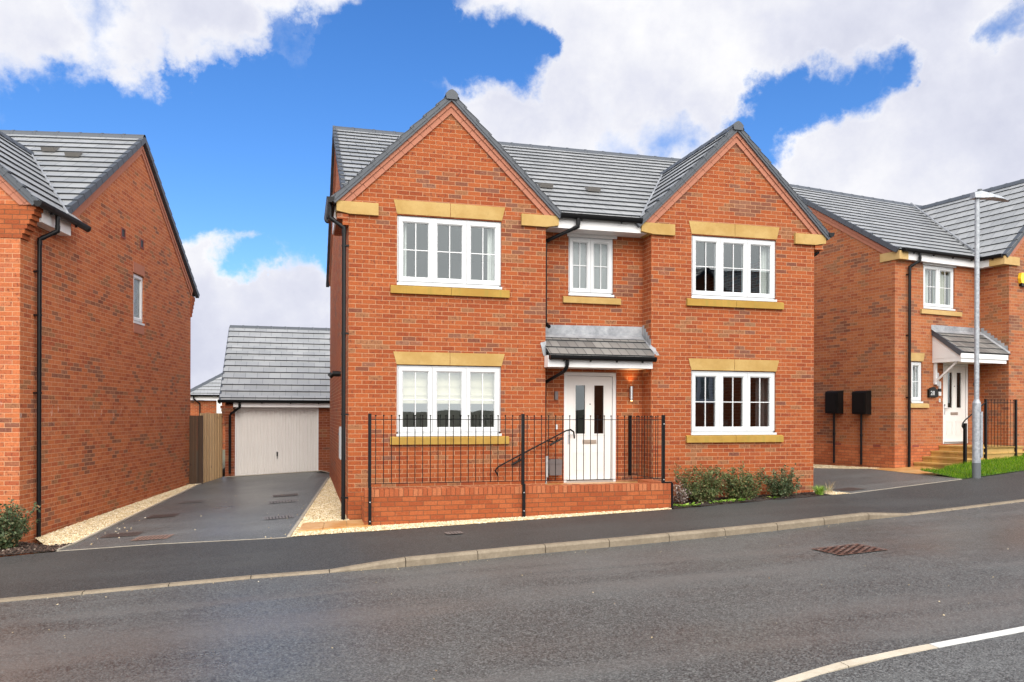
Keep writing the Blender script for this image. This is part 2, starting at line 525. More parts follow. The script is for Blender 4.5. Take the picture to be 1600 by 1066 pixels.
M['glass'] = glass_mat('window_glass', (0.80, 0.84, 0.84), 0.035)
M['glass_low'] = glass_mat('ground_floor_glass', (0.90, 0.90, 0.88), 0.11)
M['glass_right'] = glass_mat('right_window_glass', (0.90, 0.90, 0.88), 0.24)
M['glass_obs'] = glass_mat('obscured_glass', (0.5, 0.5, 0.5), 0.06, True)


def asphalt(name, a, b, rough=0.5, brown=0.0, scale=1.0, sheen=0.12, damp=()):
    m, t = newmat(name)
    p = t.pos()
    vo = t.n('ShaderNodeTexVoronoi')
    t.put(vo.inputs['Vector'], p)
    vo.inputs['Scale'].default_value = 85.0 * scale
    s = t.sep(vo.outputs['Color'])
    f = t.noise(p, 60.0 * scale, 4, 0.8)
    n = t.noise(p, 0.45, 4, 0.55)
    mp = t.n('ShaderNodeMapping')
    t.put(mp.inputs[0], p)
    mp.inputs['Rotation'].default_value = (0, 0, rad(-7))
    mp.inputs['Scale'].default_value = (0.10, 1.0, 1.0)
    st = t.noise(mp.outputs[0], 1.5, 4, 0.6)
    k = t.m('ADD', t.m('MULTIPLY', s[0], 0.55), t.m('MULTIPLY', f, 0.45))
    c = t.ramp(k, [(0.28, tuple(x * 0.5 for x in a)), (0.5, b), (0.66, tuple(x * 1.4 for x in b)), (0.84, tuple(x * 2.8 for x in b))])
    if brown:
        bmk = t.m('MULTIPLY', t.sstep(st, 0.48, 0.68), brown)
        c = t.mix(bmk, c, (0.120, 0.096, 0.084))
    pale = t.m('MULTIPLY', t.sstep(t.m('ADD', t.m('MULTIPLY', n, .5), t.m('MULTIPLY', st, .5)), 0.45, 0.62), 0.34)
    c = t.mix(pale, c, tuple(x * 1.9 for x in b))
    r = t.m('ADD', rough - sheen, t.m('MULTIPLY', t.m('ADD', n, st), sheen))
    ps = t.sep(p)
    for (dx, dy, rx, ry_, amt) in damp:      # damp areas left after rain
        ex = t.m('DIVIDE', t.m('SUBTRACT', ps[0], dx), rx)
        ey = t.m('DIVIDE', t.m('SUBTRACT', ps[1], dy), ry_)
        dd_ = t.m('SQRT', t.m('ADD', t.m('MULTIPLY', ex, ex), t.m('MULTIPLY', ey, ey)))
        dd_ = t.m('ADD', dd_, t.m('MULTIPLY', t.m('SUBTRACT', n, 0.5), 1.2))
        wv = t.m('MULTIPLY', t.sstep(dd_, 1.2, 0.2), t.m('ADD', 0.55, t.m('MULTIPLY', st, 0.9)))
        r = t.m('SUBTRACT', r, t.m('MULTIPLY', wv, amt))
    t.out(t.bsdf(c, r, normal=t.bump(t.m('ADD', s[0], f), 0.45, 0.004), spec=0.5))
    return m


M['road'] = asphalt('road_asphalt', (0.032, 0.034, 0.0335), (0.072, 0.075, 0.073), 0.50, brown=0.30, sheen=0.24, damp=((-2.2, -6.8, 2.8, 2.6, 0.20), (9.5, -4.6, 5.0, 1.8, 0.16), (3.5, -7.6, 3.0, 0.7, 0.12)))
M['pave'] = asphalt('pavement_asphalt', (0.016, 0.0165, 0.016), (0.036, 0.037, 0.036), 0.60, scale=1.3, sheen=0.10)
M['near_pave'] = asphalt('near_pavement_asphalt', (0.034, 0.035, 0.034), (0.086, 0.089, 0.087), 0.55, scale=1.15, sheen=0.12)
M['drive'] = asphalt('driveway_asphalt', (0.026, 0.028, 0.027), (0.090, 0.094, 0.092), 0.46, scale=1.3, sheen=0.20, damp=((-1.9, 4.0, 1.3, 4.5, 0.16), (-1.6, 0.2, 1.2, 1.0, 0.12)))


def kerb_mat(name, a, b):
    m, t = newmat(name)
    p = t.pos()
    n = t.noise(p, 2.5, 5, 0.7)
    f = t.noise(p, 140.0, 3, 0.7)
    z = t.noise(p, 17.0, 4, 0.7)
    c = t.ramp(t.m('ADD', t.m('MULTIPLY', n, 0.6), t.m('MULTIPLY', z, 0.4)), [(0.3, a), (0.7, b)])
    c = t.mix(t.m('MULTIPLY', t.sstep(f, 0.5, 0.7), 0.3), c, tuple(x * 0.5 for x in a))
    t.out(t.bsdf(c, 0.8, normal=t.bump(f, 0.3, 0.003), spec=0.3))
    return m


M['kerb'] = kerb_mat('kerb_concrete', (0.14, 0.110, 0.078), (0.29, 0.24, 0.175))
M['kerb_pale'] = kerb_mat('pale_channel_block', (0.42, 0.36, 0.27), (0.60, 0.54, 0.44))
M['edging'] = kerb_mat('edging_concrete', (0.24, 0.21, 0.17), (0.42, 0.38, 0.31))


def gravel_mat():
    m, t = newmat('cream_gravel')
    p = t.pos()
    vo = t.n('ShaderNodeTexVoronoi')
    t.put(vo.inputs['Vector'], p)
    vo.inputs['Scale'].default_value = 42.0
    s = t.sep(vo.outputs['Color'])
    c = t.ramp(s[0], [(0.0, (0.32, 0.21, 0.10)), (0.3, (0.50, 0.39, 0.22)), (0.7, (0.58, 0.49, 0.32)), (1.0, (0.68, 0.62, 0.48))])
    e = t.sstep(vo.outputs['Distance'], 0.45, 0.75)
    c = t.mix(t.m('MULTIPLY', e, 0.5), c, (0.25, 0.17, 0.08))
    t.out(t.bsdf(c, 0.85, normal=t.bump(t.m('SUBTRACT', 1.0, vo.outputs['Distance']), 0.8, 0.012), spec=0.2))
    return m


M['gravel'] = gravel_mat()


def vari(name, stops, rough=0.8, spec=0.3, trans=False, sc=2.0):
    """per-island random colour"""
    m, t = newmat(name)
    g = t.n('ShaderNodeNewGeometry')
    c = t.ramp(g.outputs['Random Per Island'], stops)
    c = t.mix(0.5, c, t.mix(1.0, c, t.ramp(t.noise(t.coord('Object'), sc * 3, 3, 0.6), [(0.3, (0.6, 0.6, 0.6)), (0.7, (1.4, 1.4, 1.4))]), 'MULTIPLY'))
    b = t.bsdf(c, rough, spec=spec)
    if trans:
        tl = t.n('ShaderNodeBsdfTranslucent')
        t.put(tl.inputs[0], c)
        mx = t.n('ShaderNodeMixShader')
        mx.inputs[0].default_value = 0.25
        t.put(mx.inputs[1], b)
        t.put(mx.inputs[2], tl.outputs[0])
        b = mx.outputs[0]
    t.out(b)
    return m


M['pebble'] = vari('pebble', [(0.0, (0.30, 0.18, 0.08)), (0.2, (0.50, 0.38, 0.21)), (0.7, (0.62, 0.52, 0.34)), (1.0, (0.74, 0.69, 0.56))])
M['leaf'] = vari('shrub_leaf', [(0.0, (0.030, 0.050, 0.014)), (0.35, (0.075, 0.105, 0.030)), (0.7, (0.14, 0.17, 0.060)), (0.93, (0.24, 0.27, 0.12)), (1.0, (0.28, 0.17, 0.06))], 0.55, 0.45, True)
M['leaf_dk'] = vari('dark_shrub_leaf', [(0.0, (0.022, 0.042, 0.016)), (0.5, (0.060, 0.092, 0.035)), (0.88, (0.17, 0.21, 0.10)), (1.0, (0.28, 0.14, 0.06))], 0.5, 0.5, True)
M['weed'] = vari('weed_leaf', [(0.0, (0.09, 0.20, 0.02)), (0.5, (0.20, 0.36, 0.04)), (1.0, (0.36, 0.50, 0.10))], 0.6, 0.3, True)
M['dry'] = vari('dry_stalk', [(0.0, (0.28, 0.20, 0.10)), (1.0, (0.52, 0.42, 0.26))], 0.8)
M['dead'] = vari('dead_leaf', [(0.0, (0.10, 0.07, 0.06)), (0.6, (0.24, 0.19, 0.17)), (1.0, (0.42, 0.36, 0.33))], 0.9)
M['stem'] = vari('woody_stem', [(0.0, (0.07, 0.035, 0.02)), (1.0, (0.16, 0.08, 0.045))], 0.8)
M['grass'] = vari('grass_blade', [(0.0, (0.03, 0.09, 0.003)), (0.5, (0.11, 0.25, 0.006)), (0.85, (0.24, 0.38, 0.02)), (1.0, (0.36, 0.33, 0.08))], 0.8, 0.1, True)
M['turf'] = plain('turf_soil', (0.05, 0.11, 0.015), 0.9, nscale=60, amt=0.5, bumpk=0.6)
M['mulch'] = vari('bark_chip', [(0.0, (0.014, 0.009, 0.007)), (0.6, (0.045, 0.026, 0.019)), (0.93, (0.10, 0.06, 0.045)), (1.0, (0.30, 0.25, 0.2))], 0.8)
M['soil'] = plain('dark_soil', (0.022, 0.014, 0.010), 0.95, nscale=40, amt=0.5, bumpk=0.8, dist=0.02)
M['earth'] = plain('earth', (0.10, 0.09, 0.05), 0.95, nscale=3, amt=0.4)


def wood(name, a, b):
    m, t = newmat(name)
    p = t.coord('Object')
    mp = t.n('ShaderNodeMapping')
    t.put(mp.inputs[0], p)
    mp.inputs['Scale'].default_value = (14.0, 14.0, 0.9)
    n = t.noise(mp.outputs[0], 3.0, 5, 0.65)
    g = t.n('ShaderNodeNewGeometry')
    k = t.m('ADD', t.m('MULTIPLY', n, 0.7), t.m('MULTIPLY', g.outputs['Random Per Island'], 0.3))
    c = t.ramp(k, [(0.25, a), (0.75, b)])
    kn = t.sstep(t.noise(p, 6.0, 2, 0.5), 0.70, 0.74)
    c = t.mix(t.m('MULTIPLY', kn, 0.7), c, (0.03, 0.012, 0.006))
    t.out(t.bsdf(c, 0.75, normal=t.bump(n, 0.3, 0.004)))
    return m


M['wood'] = wood('weathered_pale_wood', (0.40, 0.25, 0.115), (0.68, 0.47, 0.25))
M['wood_dk'] = wood('dark_stained_wood', (0.022, 0.010, 0.004), (0.07, 0.034, 0.014))


def rust():
    m, t = newmat('rusty_iron')
    p = t.pos()
    n = t.noise(p, 14.0, 5, 0.7)
    c = t.ramp(n, [(0.3, (0.055, 0.030, 0.022)), (0.5, (0.14, 0.065, 0.045)), (0.7, (0.24, 0.19, 0.17))])
    t.out(t.bsdf(c, 0.6, 0.2, t.bump(n, 0.4, 0.004)))
    return m


M['rust'] = rust()
M['rust_pale'] = plain('worn_tan_iron', (0.26, 0.17, 0.135), 0.5, 0.1, amt=0.4)
M['iron_cover'] = plain('brown_iron_cover', (0.10, 0.075, 0.066), 0.55, 0.1, amt=0.5)
M['grey_iron'] = plain('worn_grey_iron', (0.17, 0.155, 0.15), 0.5, 0.2, amt=0.4)


# ------------------------------------------------------------------ mesh builder
class MB:
    def __init__(self):
        self.V, self.F, self.U, self.I = [], [], [], []

    def face(self, pts, uv=None, mi=0):
        b = len(self.V)
        pts = [Vector(p) for p in pts]
        self.V += pts
        self.F.append(tuple(range(b, b + len(pts))))
        if uv is None:
            n = Vector((0, 0, 0))
            for i in range(len(pts)):
                n += (pts[i] - pts[0]).cross(pts[(i + 1) % len(pts)] - pts[0])
            if abs(n.z) > 0.7 * n.length:
                uv = [(p.x, p.y) for p in pts]
            elif abs(n.y) >= abs(n.x):
                uv = [(p.x, p.z) for p in pts]
            else:
                uv = [(p.y + 0.06, p.z) for p in pts]
        self.U.append(uv)
        self.I.append(mi)

    def box(self, x0, x1, y0, y1, z0, z1, mi=0, skip=''):
        a, b = (x0, y0), (x1, y1)
        P = lambda x, y, z: (x, y, z)
        if 'f' not in skip: self.face([P(x0, y0, z0), P(x1, y0, z0), P(x1, y0, z1), P(x0, y0, z1)], mi=mi)
        if 'b' not in skip: self.face([P(x1, y1, z0), P(x0, y1, z0), P(x0, y1, z1), P(x1, y1, z1)], mi=mi)
        if 'l' not in skip: self.face([P(x0, y1, z0), P(x0, y0, z0), P(x0, y0, z1), P(x0, y1, z1)], mi=mi)
        if 'r' not in skip: self.face([P(x1, y0, z0), P(x1, y1, z0), P(x1, y1, z1), P(x1, y0, z1)], mi=mi)
        if 't' not in skip: self.face([P(x0, y0, z1), P(x1, y0, z1), P(x1, y1, z1), P(x0, y1, z1)], mi=mi)
        if 'd' not in skip: self.face([P(x0, y1, z0), P(x1, y1, z0), P(x1, y0, z0), P(x0, y0, z0)], mi=mi)

    def obox(self, c, ax, ay, az, mi=0):
        """oriented box: centre and three half-axis vectors"""
        c, ax, ay, az = Vector(c), Vector(ax), Vector(ay), Vector(az)
        p = lambda i, j, k: c + ax * i + ay * j + az * k
        for f in (((-1, -1, -1), (1, -1, -1), (1, -1, 1), (-1, -1, 1)), ((1, 1, -1), (-1, 1, -1), (-1, 1, 1), (1, 1, 1)),
                  ((-1, 1, -1), (-1, -1, -1), (-1, -1, 1), (-1, 1, 1)), ((1, -1, -1), (1, 1, -1), (1, 1, 1), (1, -1, 1)),
                  ((-1, -1, 1), (1, -1, 1), (1, 1, 1), (-1, 1, 1)), ((-1, 1, -1), (1, 1, -1), (1, -1, -1), (-1, -1, -1))):
            self.face([p(*q) for q in f], mi=mi)

    def prism(self, poly, y0, y1, mi=0, axis='y', caps=True):
        """poly in (x,z) extruded along y (or (y,z) along x, or (x,y) along z)"""
        def P(a, b, e):
            return {'y': (a, e, b), 'x': (e, a, b), 'z': (a, b, e)}[axis]
        n = len(poly)
        if caps:
            self.face([P(a, b, y0) for a, b in poly], mi=mi)
            self.face([P(a, b, y1) for a, b in reversed(poly)], mi=mi)
        for i in range(n):
            a, b = poly[i], poly[(i + 1) % n]
            self.face([P(*a, y0), P(*a, y1), P(*b, y1), P(*b, y0)], mi=mi)

    def tube(self, pts, r, n=10, mi=0, cap=True, r2=None):
        pts = [Vector(p) for p in pts]
        rings = []
        prev = None
        for i, p in enumerate(pts):
            if i == 0:
                d = pts[1] - p
            elif i == len(pts) - 1:
                d = p - pts[i - 1]
            else:
                d = (p - pts[i - 1]).normalized() + (pts[i + 1] - p).normalized()
            d.normalize()
            if prev is None:
                a = d.orthogonal().normalized()
            else:
                a = (prev - d * prev.dot(d)).normalized()
            prev = a
            b = d.cross(a)
            rr = r if r2 is None else r + (r2 - r) * i / (len(pts) - 1)
            k = 1.0
            if 0 < i < len(pts) - 1:
                cs = max(0.5, (p - pts[i - 1]).normalized().dot(d))
                k = 1.0 / cs
            rings.append([p + (a * math.cos(2 * math.pi * j / n) + b * math.sin(2 * math.pi * j / n)) * rr * (1 if k == 1 else min(k, 1.15)) for j in range(n)])
        for i in range(len(rings) - 1):
            for j in range(n):
                k = (j + 1) % n
                self.face([rings[i][j], rings[i][k], rings[i + 1][k], rings[i + 1][j]], mi=mi)
        if cap:
            self.face(list(reversed(rings[0])), mi=mi)
            self.face(rings[-1], mi=mi)

    def build(self, name, mats, parent=None, loc=None, rotz=None, smooth=False, merge=False, label=None):
        me = bpy.data.meshes.new(name)
        me.from_pydata([tuple(v) for v in self.V], [], self.F)
        uvl = me.uv_layers.new(name='UVMap')
        k = 0
        dat = [0.0] * (2 * len(me.loops))
        for fu in self.U:
            for a in fu:
                dat[k] = a[0]
                dat[k + 1] = a[1]
                k += 2
        uvl.data.foreach_set('uv', dat)
        if not isinstance(mats, (list, tuple)):
            mats = [mats]
        for m in mats:
            me.materials.append(m)
        me.polygons.foreach_set('material_index', self.I)
        if smooth or merge:
            bm = bmesh.new()
            bm.from_mesh(me)
            bmesh.ops.remove_doubles(bm, verts=bm.verts, dist=0.0002)
            bmesh.ops.recalc_face_normals(bm, faces=bm.faces)
            bm.to_mesh(me)
            bm.free()
        if smooth:
            me.polygons.foreach_set('use_smooth', [True] * len(me.polygons))
            try:
                me.set_sharp_from_angle(angle=rad(38))
            except Exception:
                pass
        me.update()
        o = bpy.data.objects.new(name, me)
        COL.objects.link(o)
        if parent:
            o.parent = parent
        if loc:
            o.location = loc
        if rotz:
            o.rotation_euler = (0, 0, rotz)
        if label:
            o['label'] = label
        return o


def build_split(mb, name, mats, parent=None, label=None, **kw):
    """one object per separate piece of the builder"""
    par = list(range(len(mb.F)))

    def find(i):
        while par[i] != i:
            par[i] = par[par[i]]
            i = par[i]
        return i
    seen = {}
    for fi, f in enumerate(mb.F):
        for vi in f:
            k = tuple(round(c, 4) for c in mb.V[vi])
            if k in seen:
                par[find(fi)] = find(seen[k])
            else:
                seen[k] = fi
    comps = {}
    for fi in range(len(mb.F)):
        comps.setdefault(find(fi), []).append(fi)
    out = []
    for fs in comps.values():
        q = MB()
        for fi in fs:
            q.face([mb.V[v] for v in mb.F[fi]], uv=mb.U[fi], mi=mb.I[fi])
        out.append(q.build(name, mats, parent, label=label, **kw))
    return out


def empty(name, loc=(0, 0, 0), rotz=0.0):
    o = bpy.data.objects.new(name, None)
    o.empty_display_size = 0.3
    COL.objects.link(o)
    o.location = loc
    o.rotation_euler = (0, 0, rotz)
    return o


def tag(o, label=None, cat=None, group=None, kind=None):
    if label: o['label'] = label
    if cat: o['category'] = cat
    if group: o['group'] = group
    if kind: o['kind'] = kind
    return o


def clip(poly, ax, lim, keep_less):
    out = []
    n = len(poly)
    for i in range(n):
        a, b = poly[i], poly[(i + 1) % n]
        da = (lim - a[ax]) if keep_less else (a[ax] - lim)
        db = (lim - b[ax]) if keep_less else (b[ax] - lim)
        if da >= 0:
            out.append(a)
        if (da > 0 and db < 0) or (da < 0 and db > 0):
            t = da / (da - db)
            out.append((a[0] + (b[0] - a[0]) * t, a[1] + (b[1] - a[1]) * t))
    res = []
    for p in out:
        if not res or (abs(p[0] - res[-1][0]) + abs(p[1] - res[-1][1])) > 1e-6:
            res.append(p)
    if len(res) > 1 and (abs(res[0][0] - res[-1][0]) + abs(res[0][1] - res[-1][1])) < 1e-6:
        res.pop()
    return res if len(res) >= 3 else []


def wall(mb, fn, poly, holes=(), mi=0, reveal=0.10, inward=None, uoff=0.0):
    """convex wall outline in (u,z) with rectangular openings; fn maps (u, z, depth) to a point"""
    us = sorted({h[0] for h in holes} | {h[1] for h in holes})
    zs = sorted({h[2] for h in holes} | {h[3] for h in holes})
    us = [min(p[0] for p in poly) - 1] + us + [max(p[0] for p in poly) + 1]
    zs = [min(p[1] for p in poly) - 1] + zs + [max(p[1] for p in poly) + 1]
    for i in range(len(us) - 1):
        for j in range(len(zs) - 1):
            cu, cz = (us[i] + us[i + 1]) / 2, (zs[j] + zs[j + 1]) / 2
            if any(h[0] < cu < h[1] and h[2] < cz < h[3] for h in holes):
                continue
            p = clip(clip(clip(clip(poly, 0, us[i], False), 0, us[i + 1], True), 1, zs[j], False), 1, zs[j + 1], True)
            if p:
                mb.face([fn(a, b, 0) for a, b in p], uv=[(a + uoff, b) for a, b in p], mi=mi)
    for (a, b, c, d) in holes:
        for q in (((a, c), (a, d)), ((b, d), (b, c)), ((a, d), (b, d)), ((b, c), (a, c))):
            (ua, za), (ub, zb) = q
            mb.face([fn(ua, za, 0), fn(ub, zb, 0), fn(ub, zb, reveal), fn(ua, za, reveal)],
                    uv=[(ua, za), (ub, zb), (ub + reveal, zb), (ua + reveal, za)] if ua == ub and False else
                    [(0 if ua == ub else ua, za), (0 if ua == ub else ub, zb), (reveal if ua == ub else ub, zb + (0 if ua == ub else reveal)), (reveal if ua == ub else ua, za + (0 if ua == ub else reveal))], mi=mi)


def roof_plane(mb, P0, U, D, polys, gauge=0.30, th=0.028, under=0.05):
    """tiled plane: U along the courses, D down the slope; materials 0 tile, 1 tile edge"""
    P0, U, D = Vector(P0), Vector(U).normalized(), Vector(D).normalized()
    Nn = U.cross(D)
    if Nn.z < 0:
        Nn = -Nn
    for poly in polys:
        dmin, dmax = min(p[1] for p in poly), max(p[1] for p in poly)
        k0, k1 = int(math.floor(dmin / gauge)), int(math.ceil(dmax / gauge))
        for k in range(k0, k1):
            a, b = k * gauge, (k + 1) * gauge
            q = clip(clip(poly, 1, a, False), 1, b, True)
            if not q:
                continue
            hgt = lambda d: th * (d - a) / gauge
            mb.face([P0 + U * u + D * d + Nn * hgt(d) for u, d in q], uv=[(u, min(max(d, a + 1e-3), b - 1e-3)) for u, d in q])
            dl = max(p[1] for p in q)
            lows = [p[0] for p in q if abs(p[1] - dl) < 1e-5]
            if len(lows) >= 2:
                u0, u1 = min(lows), max(lows)
                mb.face([P0 + U * u0 + D * dl + Nn * hgt(dl), P0 + U * u1 + D * dl + Nn * hgt(dl),
                         P0 + U * u1 + D * dl - Nn * 0.002, P0 + U * u0 + D * dl - Nn * 0.002], mi=1)
        mb.face([P0 + U * u + D * d - Nn * under for u, d in poly], mi=1)


def verge(parent, p_top, p_bot, out, gauge=0.30, w=0.092, depth=0.11, name='verge_tiles'):
    """cloaked verge: one stepped tile per course along a rake; out = outward horizontal normal of the gable"""
    mb = MB()
    p_top, p_bot, out = Vector(p_top), Vector(p_bot), Vector(out).normalized()
    D = (p_bot - p_top)
    L = D.length
    D.normalize()
    Nn = out.cross(D)
    if Nn.z < 0:
        Nn = -Nn
    n = max(1, round(L / gauge))
    g = L / n
    for k in range(n):
        a, b = k * g + 0.004, (k + 1) * g + 0.012
        h0, h1 = 0.012, 0.034
        o0 = 0.0
        q = lambda s, h, o: p_top + D * s + Nn * h + out * o
        lo0, lo1 = -w, -w + 0.003
        A = [q(a, lo0, o0), q(b, lo1, o0 + 0.004), q(b, h1, o0 + 0.004), q(a, h0, o0)]
        B = [q(a, lo0, -depth), q(b, lo1, -depth), q(b, h1, -depth), q(a, h0, -depth)]
        mb.face(A)
        mb.face(list(reversed(B)))
        for i in range(4):
            j = (i + 1) % 4
            mb.face([A[i], B[i], B[j], A[j]])
    return mb.build(name, M['dark'], parent)


CAPP = [(0.0, 0.066), (0.058, 0.038), (0.110, -0.018), (0.092, -0.105), (-0.092, -0.105), (-0.110, -0.018), (-0.058, 0.038)]


def ridge(parent, a, b, name='ridge_tiles', cap_a=True, seg=0.45):
    mb = MB()
    a, b = Vector(a), Vector(b)
    d = (b - a)
    L = d.length
    d.normalize()
    s = Vector((d.y, -d.x, 0))
    prof = [(-0.135, -0.085), (-0.085, 0.0), (-0.04, 0.045), (0.0, 0.055), (0.04, 0.045), (0.085, 0.0), (0.135, -0.085)]
    n = max(1, round(L / seg))
    g = L / n
    up = Vector((0, 0, 1))
    for k in range(n):
        t0, t1 = k * g + 0.003, (k + 1) * g - 0.003
        for (f0, f1, e) in ((t0, t1 - 0.05, 0.0), (t1 - 0.05, t1, 0.008)):
            for i in range(len(prof) - 1):
                p, q = prof[i], prof[i + 1]
                mb.face([a + d * f0 + s * p[0] + up * (p[1] + e), a + d * f0 + s * q[0] + up * (q[1] + e),
                         a + d * f1 + s * q[0] + up * (q[1] + e), a + d * f1 + s * p[0] + up * (p[1] + e)])
    if cap_a:
        o = a - d * 0.012
        A = [o + s * x + up * z for x, z in CAPP]
        B = [o + d * 0.06 + s * x * 0.98 + up * z * 0.96 for x, z in CAPP]
        mb.face(A)
        for i in range(len(A)):
            j = (i + 1) % len(A)
            mb.face([A[i], A[j], B[j], B[i]])
    return mb.build(name, M['dark'], parent)


def gutter(parent, a, b, bracket=0.9, name='gutter', r=0.058, n_br=None, brd=None):
    """half-round gutter from a to b (centre of the rim) with brackets as a sub-part"""
    a, b = Vector(a), Vector(b)
    d = (b - a).normalized()
    s = Vector((d.y, -d.x, 0))
    up = Vector((0, 0, 1))
    mb = MB()
    N = 10
    prof = [(math.cos(math.pi + math.pi * i / N) * r, math.sin(math.pi + math.pi * i / N) * r * 1.45) for i in range(N + 1)]
    inn = [(x * 0.93, z * 0.93) for x, z in prof]
    for i in range(N):
        for pr, fl in ((prof, 0), (inn, 1)):
            p, q = pr[i], pr[i + 1]
            mb.face([a + s * p[0] + up * p[1], b + s * p[0] + up * p[1], b + s * q[0] + up * q[1], a + s * q[0] + up * q[1]])
    for e, sg in ((a, -1), (b, 1)):
        pts = [e + s * x + up * z for x, z in prof]
        mb.face(pts + [])
        o = [e + d * sg * 0.012 + s * x * 1.08 + up * z * 1.08 for x, z in prof]
        i0 = [e - d * sg * 0.03 + s * x * 1.08 + up * z * 1.08 for x, z in prof]
        mb.face(o)
        for i in range(N):
            mb.face([o[i], o[i + 1], i0[i + 1], i0[i]])
    for pr in (prof,):
        for sx in (-1, 1):
            mb.tube([a + s * sx * r, b + s * sx * r], 0.006, 6)
    g = mb.build(name, M['black'], parent, smooth=True)
    L = (b - a).length
    k = n_br if n_br else max(2, int(L / bracket) + 1)
    for i in range(k):
        mb = MB()
        c = a + d * (L * (i + 0.5) / k)
        pts = [c + s * x * 1.12 + up * z * 1.12 for x, z in prof]
        for j in range(N):
            mb.face([pts[j] - d * 0.012, pts[j] + d * 0.012, pts[j + 1] + d * 0.012, pts[j + 1] - d * 0.012])
        mb.obox(c + up * (-r * 1.45 - 0.004), d * 0.010, s * 0.02, up * 0.022)
        mb.build('gutter_bracket', M['black'], g)
    return g


def downpipe(parent, pts, clips=(), out=(0, 1, 0), name='downpipe', r=0.034):
    mb = MB()
    mb.tube(pts, r, 12)
    pts = [Vector(p) for p in pts]
    for i in range(1, len(pts) - 1):
        a, b, c = pts[i - 1], pts[i], pts[i + 1]
        mb.tube([b + (a - b).normalized() * 0.09, b + (a - b).normalized() * 0.03], r * 1.14, 12)
        mb.tube([b + (c - b).normalized() * 0.03, b + (c - b).normalized() * 0.09], r * 1.14, 12)
    o = mb.build(name, M['black'], parent, smooth=True)
    if clips:
        mb = MB()
        out = Vector(out)
        x, y = pts[-2].x, pts[-2].y
        side = Vector((out.y, -out.x, 0))
        for z in clips:
            mb.tube([(x, y, z - 0.014), (x, y, z + 0.014)], r * 1.22, 12)
            c = Vector((x, y, z)) + out * 0.045
            mb.obox(c, side * 0.04, out * 0.035, Vector((0, 0, 0.012)))
        build_split(mb, 'pipe_clip', M['black'], o)
    return o


def window(parent, x0, x1, z0, z1, y=0.0, lights=3, bars=True, glass='glass', loc=None, rotz=0.0, cross=True):
    """frame mesh with panes and glazing bars as sub-parts, built facing -y"""
    f = MB()
    fy0, fy1 = y + 0.035, y + 0.105
    e = 0.028
    sillh = 0.045
    W = x1 - x0
    f.box(x0, x1, fy0, fy1, z1 - e, z1)
    f.box(x0, x0 + e, fy0, fy1, z0 + sillh, z1 - e)
    f.box(x1 - e, x1, fy0, fy1, z0 + sillh, z1 - e)
    f.box(x0, x1, fy0, fy1, z0 + sillh, z0 + sillh + e)
    f.box(x0 - 0.004, x1 + 0.012, y - 0.018, fy1, z0, z0 + sillh - 0.003)      # plastic sill nose
    lw = (W - 2 * e) / lights
    panes = []
    for i in range(lights):
        a, b = x0 + e + lw * i, x0 + e + lw * (i + 1)
        g = 0.003
        a += g
        b -= g
        c, d = z0 + sillh + e + g, z1 - e - g
        s = 0.078 if lights == 3 else 0.072
        ya = fy0 - 0.016
        # sash with a sloped inner bead
        o = [(a, c), (b, c), (b, d), (a, d)]
        m_ = [(a + s - 0.022, c + s - 0.022), (b - s + 0.022, c + s - 0.022), (b - s + 0.022, d - s + 0.022), (a + s - 0.022, d - s + 0.022)]
        n_ = [(a + s, c + s), (b - s, c + s), (b - s, d - s), (a + s, d - s)]
        for k in range(4):
            j = (k + 1) % 4
            f.face([(o[k][0], ya, o[k][1]), (o[j][0], ya, o[j][1]), (m_[j][0], ya, m_[j][1]), (m_[k][0], ya, m_[k][1])])
            f.face([(m_[k][0], ya, m_[k][1]), (m_[j][0], ya, m_[j][1]), (n_[j][0], ya + 0.02, n_[j][1]), (n_[k][0], ya + 0.02, n_[k][1])])
            f.face([(n_[k][0], ya + 0.02, n_[k][1]), (n_[j][0], ya + 0.02, n_[j][1]), (n_[j][0], fy1, n_[j][1]), (n_[k][0], fy1, n_[k][1])])
            f.face([(o[k][0], ya, o[k][1]), (o[k][0], fy1, o[k][1]), (o[j][0], fy1, o[j][1]), (o[j][0], ya, o[j][1])])
        panes.append((n_[0][0], n_[1][0], n_[0][1], n_[2][1]))
    # mullions behind the sashes
    for i in range(1, lights):
        xx = x0 + e + lw * i
        f.box(xx - 0.02, xx + 0.02, fy0 + 0.004, fy1 - 0.002, z0 + sillh + e, z1 - e, mi=1)
    fo = f.build('window_frame', [M['upvc'], M['seal']], parent, loc=loc, rotz=rotz)
    for (a, b, c, d) in panes:
        p = MB()
        p.face([(a - 0.004, fy0 + 0.022, c - 0.004), (b + 0.004, fy0 + 0.022, c - 0.004), (b + 0.004, fy0 + 0.022, d + 0.004), (a - 0.004, fy0 + 0.022, d + 0.004)])
        p.build('pane', M[glass], fo)
        if bars:
            q = MB()
            xm, zm = (a + b) / 2, (c + d) / 2
            t = 0.0085
            if cross or True:
                q.box(xm - t, xm + t, fy0 + 0.008, fy0 + 0.018, c, d)
                q.box(a, xm - t, fy0 + 0.009, fy0 + 0.017, zm - t, zm + t)
                q.box(xm + t, b, fy0 + 0.009, fy0 + 0.017, zm - t, zm + t)
            q.build('glazing_bar', M['upvc'], fo)
    return fo


